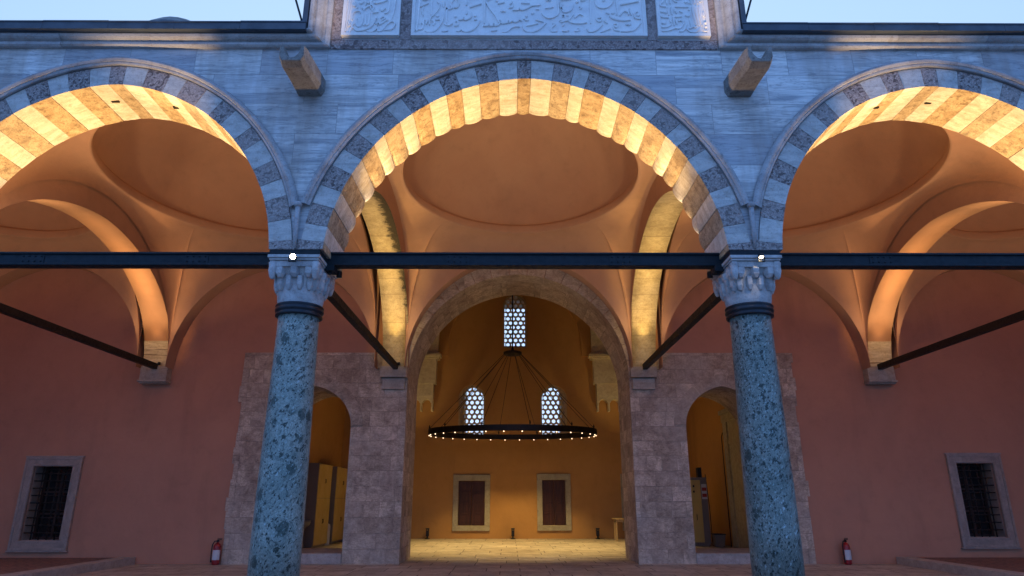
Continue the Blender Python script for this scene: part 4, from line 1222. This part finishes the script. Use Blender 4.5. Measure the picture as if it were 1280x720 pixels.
# grey pedestal basin just inside the left opening
t=empty('pedestal_basin',(-6.0,11.2,0),'dark grey pedestal basin just inside the left opening beside the column','basin')
mb=MB(); mb.lathe([(.16,0),(.13,.08),(.09,.35),(.11,.55),(.15,.60)],(-6.0,11.2,0),20); mb.build('pedestal',M['cabside'],t)
mb=MB(); mb.lathe([(.13,.60),(.24,.66),(.28,.76),(.28,.80),(.24,.80),(.20,.72),(.0,.69)],(-6.0,11.2,0),24); mb.build('bowl',M['cabside'],t)

# switch cabinet at the right wall
t=empty('switch_cabinet',(5.6,13.2,0),'yellowish metal switch cabinet with a paper notice behind the right opening','cabinet')
x0,x1,y0,y1=5.32,5.86,12.95,13.5
mb=MB(); mb.box(x0,x1,y0,y1,.08,1.96); mb.box(x0+.03,x1-.03,y0+.03,y1-.03,0,.08); mb.box(x0-.015,x1+.015,y0-.015,y1+.015,1.96,2.0); mb.build('housing',M['cabside'],t,bevel=.008)
mb=MB(); mb.box(x0+.02,x1-.2,y0-.02,y0,.12,1.92); dd=mb.build('door',M['cab'],t,bevel=.004)
mb=MB(); 
for zz in (1.74,1.58):
    sw=MB(); sw.box(x0+.10,x0+.15,y0-.03,y0-.02,zz-.03,zz+.03); sw=sw.build('switch',M['black'],t); sw.parent=dd
mb.tube([(x0+.16,y0-.022,.75),(x0+.16,y0-.045,.77),(x0+.16,y0-.045,.90),(x0+.16,y0-.022,.92)],.008,6)
h=mb.build('handle',M['black'],t); h.parent=dd
mb=MB(); mb.box(x1-.17,x1-.01,y0-.006,y0,1.36,1.80); mb.build('notice',M['white'],t)
rp_=m_simple('red_print',(.35,.04,.03),.6)
for za,zb in ((1.42,1.52),(1.60,1.70)):
    mb=MB(); mb.box(x1-.16,x1-.02,y0-.009,y0-.006,za,zb); mb.build('notice_print',rp_,t)
mb=MB(); mb.box(x1-.22,x1-.1,y0+.1,y0+.3,2.0,2.3); mb.build('meter_box',M['black'],t)
t=empty('waste_bin',(6.05,12.9,0),'small dark square bin on the floor beside the switch cabinet','bin')
mb=MB()
v=[];cxx,cyy=6.08,12.9
for (z,h_) in ((0,.12),(.34,.16)): v+= [(cxx-h_,cyy-h_,z),(cxx+h_,cyy-h_,z),(cxx+h_,cyy+h_,z),(cxx-h_,cyy+h_,z)]
mb.add(v,[(0,3,2,1),(0,1,5,4),(1,2,6,5),(2,3,7,6),(3,0,4,7)]); mb.box(cxx-.11,cxx+.11,cyy-.11,cyy+.11,.0,.04); mb.build('bucket',M['cabside'],t)
mb=MB()
for (a,b,c,d) in ((-.175,.175,-.175,-.145),(-.175,.175,.145,.175),(-.175,-.145,-.144,.144),(.145,.175,-.144,.144)): mb.box(cxx+a,cxx+b,cyy+c,cyy+d,.341,.37)
mb.build('rim',M['black'],t)
mb=MB(); mb.tube([(HX-.10,12.78,0),(HX-.10,12.78,3.2),(HX-.08,12.72,3.32),(HX-.03,12.66,3.35)],.014,6)
tag(mb.build('cable_pipe',M['black']),'thin dark cable pipe rising beside the marble portal','pipe')
mb=MB(); mb.tube([(5.93,13.05,0),(5.92,13.05,1.1),(5.88,13.1,2.1)],.012,6)
tag(mb.build('cable',M['black']),'thin dark cable hanging between the switch cabinet and the bin','cable')

# table
t=empty('side_table',(3.72,16.1,0),'small pale wooden table standing near the right jamb in the hall','table')
mb=MB(); mb.box(3.38,4.25,15.75,16.35,.70,.74); mb.build('table_top',M['tablewood'],t,bevel=.006)
mb=MB(); mb.box(3.44,4.19,15.80,16.30,.62,.699); mb.build('apron',M['tablewood'],t)
for (a,b) in ((3.44,15.81),(4.13,15.81),(3.44,16.24),(4.13,16.24)):
    mb=MB(); mb.box(a,a+.05,b,b+.05,0,.70); mb.build('leg',M['tablewood'],t)

# low floor lights along the back wall
proto=None
for x,lab in ((-3.16,'dark floor light left of the left shuttered window'),(-.08,'dark floor light between the two shuttered windows'),(2.98,'dark floor light right of the right shuttered window')):
    if proto is None:
        t=empty('floor_light',(0,0,0)); 
        mb=MB(); mb.lathe([(.09,0),(.09,.02),(.03,.03),(.03,.1)],(0,0,0),16); mb.build('foot',M['black'],t)
        mb=MB(); mb.box(-.055,.055,-.05,.05,.10,.36); mb.box(-.065,.065,-.09,.06,.34,.37); mb.build('housing',M['black'],t,bevel=.006)
        mb=MB(); mb.lathe([(.03,0),(.03,.012),(.0,.014)],(0,-.062,.30),10); mb.build('lens',m_simple('dull_lens',(.5,.35,.15),.2),t)
        proto=t
    else: t=copy_tree(proto)
    t.location=(x,17.2,0); tag(t,lab,'lamp','floor lights along the hall wall')

# fire extinguishers
proto=None
for x,rz,lab in ((-6.52,.0,'red fire extinguisher with a large white label at the foot of the wall, left side'),(7.09,PI*.12,'dark red fire extinguisher with black hose at the foot of the wall, right side')):
    if proto is None:
        t=empty('fire_extinguisher',(0,0,0))
        mb=MB(); mb.lathe([(.062,0),(.078,.012),(.08,.03),(.08,.36),(.07,.405),(.045,.43),(.022,.44),(.022,.46)],(0,0,0),28); mb.build('cylinder',M['red'],t)
        mb=MB(); mb.lathe([(.082,.10),(.082,.30)],(0,0,0),28,cap=False); 
        o=mb.build('paper_label',M['white'],t)
        # keep only the front of the paper sleeve
        bm=bmesh.new(); bm.from_mesh(o.data); bmesh.ops.delete(bm,geom=[f for f in bm.faces if f.calc_center_median().y>-.02],context='FACES'); bm.to_mesh(o.data); bm.free()
        mb=MB(); mb.box(-.02,.02,-.02,.02,.455,.50); mb.box(-.015,.075,-.012,.012,.50,.515); mb.box(-.015,.08,-.010,.010,.525,.537); mb.lathe([(.016,-.005),(.016,.005)],(-.0,-.028,.475),10); mb.build('valve',M['black'],t)
        mb=MB(); mb.tube([(-.02,0,.48),(-.07,-.01,.475),(-.105,-.015,.40),(-.11,-.015,.25),(-.10,-.015,.10),(-.095,-.015,.05)],[.011,.011,.012,.012,.014,.019],8); mb.build('hose',M['black'],t)
        proto=t
    else: t=copy_tree(proto)
    t.location=(x,YW-.14,0); t.rotation_euler=(0,0,rz); tag(t,lab,'fire extinguisher','fire extinguishers by the wall')

# chandelier
CH=Vector((-.11,13.1,3.36)); CR=2.62
ch=empty('ring_chandelier',tuple(CH),'large black ring chandelier with small bulbs hanging on wires in the hall','chandelier')
tilt=Matrix.Rotation(rad(2.2),3,'X')
mb=MB(); vs=[];fs=[];m=96
for (r,z) in ((CR-.03,-.085),(CR+.03,-.085),(CR+.04,-.06),(CR+.03,.09),(CR-.03,.09),(CR-.04,-.06)):
    for k in range(m):
        a=2*PI*k/m; vs.append(CH+tilt@Vector((r*math.cos(a),r*math.sin(a),z)))
for q in range(6):
    for k in range(m): fs.append((q*m+k,q*m+(k+1)%m,((q+1)%6)*m+(k+1)%m,((q+1)%6)*m+k))
mb.add(vs,fs); mb.build('ring',M['rust'],ch)
hub=Vector((-.11,13.1,5.93))
mb=MB(); mb.lathe([(.0,-.06),(.27,-.06),(.30,-.04),(.30,.03),(.24,.05),(.06,.08),(.03,.20),(.0,.22)],tuple(hub),28); mb.build('hub',M['rust'],ch)
mb=MB(); mb.tube([hub+Vector((0,0,.1)),(hub.x,hub.y,HT)],.022,8); mb.build('rod',M['rust'],ch)
for k in range(12):
    a=2*PI*(k+.35)/12
    mb=MB(); e=CH+tilt@Vector((CR*math.cos(a),CR*math.sin(a),.10)); mb.tube([hub+Vector((.27*math.cos(a),.27*math.sin(a),-.03)),e+Vector((0,0,0))],.0085,6)
    mb.lathe([(.02,0),(.025,.05),(.0,.12)],tuple(e),8); mb.build('wire',M['rust'],ch)
NB=32
for k in range(NB):
    a=2*PI*(k+.5)/NB; e=CH+tilt@Vector((CR*math.cos(a),CR*math.sin(a),-.082))
    mb=MB(); mb.lathe([(.0,-.034),(.012,-.032),(.018,-.02),(.014,-.006),(.014,.0)],tuple(e),8); mb.build('bulb',M['bulb'],ch)

# ------------------------------------------------------------------ light fittings
def fitting(name,loc,aim,lab,group,lensmat,r=.05,L=.12):
    t=empty(name,loc,lab,'spotlight',group)
    d=Vector(aim).normalized(); q=d.to_track_quat('Z','Y').to_matrix()
    def tr(mb_):
        mb_.v=[tuple(Vector(loc)+q@Vector(v)) for v in mb_.v]; return mb_
    mb=MB(); mb.lathe([(r*.7,-L),(r*.95,-L*.85),(r,-.0),(r,.015),(r*.88,.015),(r*.86,-.005),(.0,-.012)],(0,0,0),20); tr(mb).build('housing',M['black'],t)
    mb=MB(); mb.lathe([(r*.8,-.004),(r*.6,.008),(.0,.012)],(0,0,0),16,cap=False); tr(mb).build('lens',lensmat,t)
    mb=MB(); mb.box(loc[0]-r*1.15,loc[0]-r*1.0,loc[1]-.012,loc[1]+.012,loc[2]-L*.9,loc[2]); mb.box(loc[0]+r*1.0,loc[0]+r*1.15,loc[1]-.012,loc[1]+.012,loc[2]-L*.9,loc[2]); mb.box(loc[0]-r*1.15,loc[0]+r*1.15,loc[1]-.015,loc[1]+.015,loc[2]-L*.9-.01,loc[2]-L*.9); mb.build('bracket',M['black'],t)
    return t
def spot(loc,aim,energy,size,blend=.6,col=(1.,.62,.28),r=.03):
    L=bpy.data.lights.new('spot_lamp','SPOT'); L.energy=energy; L.spot_size=rad(size); L.spot_blend=blend; L.color=col; L.shadow_soft_size=r
    o=bpy.data.objects.new('spot_lamp',L); COL.objects.link(o); o.location=loc
    o.rotation_euler=(Vector(aim)-Vector(loc)).to_track_quat('-Z','Y').to_euler(); return o

WARM=(1.,.60,.25); YEL=(1.,.66,.24)
# front fittings on the capitals
fitting('spotlight',(-2.97,-.53,4.275),(.18,-1,-.25),'blazing small floodlight on the left capital','floodlights on the column heads',M['star'],.042,.07)
fitting('spotlight',(3.0,-.53,4.275),(-.15,-.55,-.85),'small glowing floodlight on the right capital','floodlights on the column heads',M['lens2'],.036,.06)
spot((2.99,-.60,4.26),(2.93,-.42,4.10),2.0,46,.3,(1.,.8,.5),.01)
# uplights at column heads, behind the abacus
for sx in (-1,1):
    fitting('spotlight',(sx*2.57,.26,4.33),(-sx*.1,.0,1.),'uplight on the inner side of the %s column head'%('left' if sx<0 else 'right'),'uplights on the column heads',M['lens'],.032,.07)
# uplights at wall corbels
for x,n_ in ((-8.45,'far left wall corbel'),(-2.90,'wall corbel left of the entrance'),(2.92,'wall corbel right of the entrance'),(8.45,'far right wall corbel')):
    fitting('spotlight',(x+.12,YW-.30,4.36),(0,-.1,1.),'small uplight standing on the %s'%n_,'uplights on the wall corbels',M['lens'],.03,.05)

# front arch soffits: lamps on top of the beams aimed up at the crowns
E_F=3.0; WASH=108
for i in (0,1,2,3,4):
    c=CX[i]; s=HS[i]
    for sg in (-1,1):
        k=1.0 if i!=2 else 1.15
        spot((c+sg*(s-.30),.02,4.58),(c-sg*s*.60,.0,6.35),235*k,44,.9,(1.,.62,.21))
        spot((c+sg*(s-.30),.02,4.58),(c+sg*s*.10,.0,7.0),250*k,84,.9,(1.,.62,.21))
# added lamps without fittings, a broad warm wash up into the domes
for i in range(5):
    c=CX[i]; s=HS[i]
    for sg in (-1,1):
        for y,ty,kk in ((.80,2.0,1.6),(YW-.80,YW-1.9,.22)):
            spot((c+sg*(s-.04),y,4.60),(c+sg*(s-1.0),ty,8.2),(1. if y<2 else 1.25)*kk*WASH*(1.1 if i==2 else 1.),128,1.,(1.,.72,.42),.12)
# transverse soffits: narrow beams from the column head along the arch, and one at the wall foot
for x in (-8.45,-2.88,2.92,8.45):
    mid=abs(x)<5; k=4.0 if mid else 4.2
    col=(1.,.68,.24) if mid else (1.,.60,.25)
    zc=.22 if mid else 0.
    for (ty,tz,e,cone) in ((6.9,4.9,70,15),(6.75,5.35,90,15),(6.35,5.9+zc,95,17),(5.7,6.3+zc,85,20),(4.6,6.5+zc,60,28)):
        spot((x,.62,4.50),(x,ty,tz),e*k,cone,1.,col,.02)
    spot((x,YW-.50,4.48),(x,YW-.62,6.5),(40 if mid else 9),50,1.,col,.015)
    spot((x,YW-.50,4.48),(x,YW-2.6,6.9),40*k,50,1.,col,.02)
    spot((x,YW-.50,4.48),(x,1.6,6.2),60*k,26,1.,col,.02)
# added lamps floating before the facade, for warm patches on cornice and panel border
for sg in (-1,1):
    spot((sg*4.0,-.95,4.3),(sg*5.3,-.60,7.64),400,34,1.,(1.,.68,.36),.03)
    spot((sg*1.9,-2.2,4.4),(sg*2.86,-.46,8.30),760,11,1.,(1.,.68,.36),.03)

# chandelier down-lights (the bulbs) and the glow of the hall
for k in range(12):
    a=2*PI*(k+.5)/12; e=CH+tilt@Vector((CR*math.cos(a),CR*math.sin(a),-.17))
    spot(tuple(e),(e.x*1.0,e.y,0.),120,100,.5,(1.,.68,.26),.03)

for sg in (-1,1): spot((sg*4.7,15.0,.25),(sg*3.4,17.2,6.4),200,30,.8,(1.,.72,.30),.05)  # added spots near the floor, without fittings, to brighten the consoles

# ------------------------------------------------------------------ world, sun, camera
SKY_BACK=(.16,.36,.86); SKY_K=1.
SUN_EL=rad(2.); SUN_AZ=rad(0.)     # low dusk sun behind the building on the far side
W=bpy.data.worlds.new('World'); scn.world=W; W.use_nodes=True
nt=W.node_tree; bg=nt.nodes['Background']
sky=nt.nodes.new('ShaderNodeTexSky'); sky.sky_type='NISHITA'; sky.sun_disc=False
sky.sun_elevation=SUN_EL; sky.sun_rotation=SUN_AZ; sky.air_density=1.; sky.dust_density=.6; sky.ozone_density=3.
tcw=nt.nodes.new('ShaderNodeTexCoord'); spw=nt.nodes.new('ShaderNodeSeparateXYZ'); nt.links.new(tcw.outputs['Generated'],spw.inputs[0])
def wm(op,a,b):
    n=nt.nodes.new('ShaderNodeMath'); n.operation=op
    for i,v in enumerate((a,b)):
        if isinstance(v,(int,float)): n.inputs[i].default_value=v
        else: nt.links.new(v,n.inputs[i])
    return n.outputs[0]
# dusk: pale where the sun has set (beyond the building), deeper blue overhead and behind the viewer
fy=wm('ADD',wm('MULTIPLY',spw.outputs[1],.5),.5)
rp=nt.nodes.new('ShaderNodeValToRGB'); nt.links.new(wm('SUBTRACT',fy,wm('MULTIPLY',spw.outputs[2],.12)),rp.inputs[0])
cr=rp.color_ramp; cr.elements[0].position=.15; cr.elements[0].color=(*SKY_BACK,1); cr.elements[1].position=.9; cr.elements[1].color=(.40,.56,.80,1)
e=cr.elements.new(.72); e.color=(.30,.46,.70,1)
e=cr.elements.new(.5); e.color=(.24,.47,.92,1)
ad=nt.nodes.new('ShaderNodeMix'); ad.data_type='RGBA'; ad.blend_type='ADD'; ad.inputs[0].default_value=.01
nt.links.new(rp.outputs[0],ad.inputs[6]); nt.links.new(sky.outputs[0],ad.inputs[7]); nt.links.new(ad.outputs[2],bg.inputs[0]); bg.inputs[1].default_value=SKY_K
s=bpy.data.lights.new('sun','SUN'); s.energy=.04; s.angle=rad(20); s.color=(.75,.85,1.)
so=bpy.data.objects.new('sun',s); COL.objects.link(so); so.rotation_euler=(rad(62),0,rad(-15))

F=840.; TH_=math.atan(266/F)
cam=bpy.data.cameras.new('camera'); co=bpy.data.objects.new('camera',cam); COL.objects.link(co)
cam.sensor_width=36; cam.lens=F/1280*36; cam.clip_start=.05; cam.clip_end=2000
co.location=(-.21,-8.57,1.31); co.rotation_euler=(PI/2+TH_,0,-math.atan(3/F)/math.cos(TH_))
scn.camera=co
scn.view_settings.view_transform='Standard'; scn.view_settings.look='None'; scn.view_settings.gamma=1; scn.view_settings.use_curve_mapping=False
scn.view_settings.exposure=.6
scn.cycles.max_bounces=8
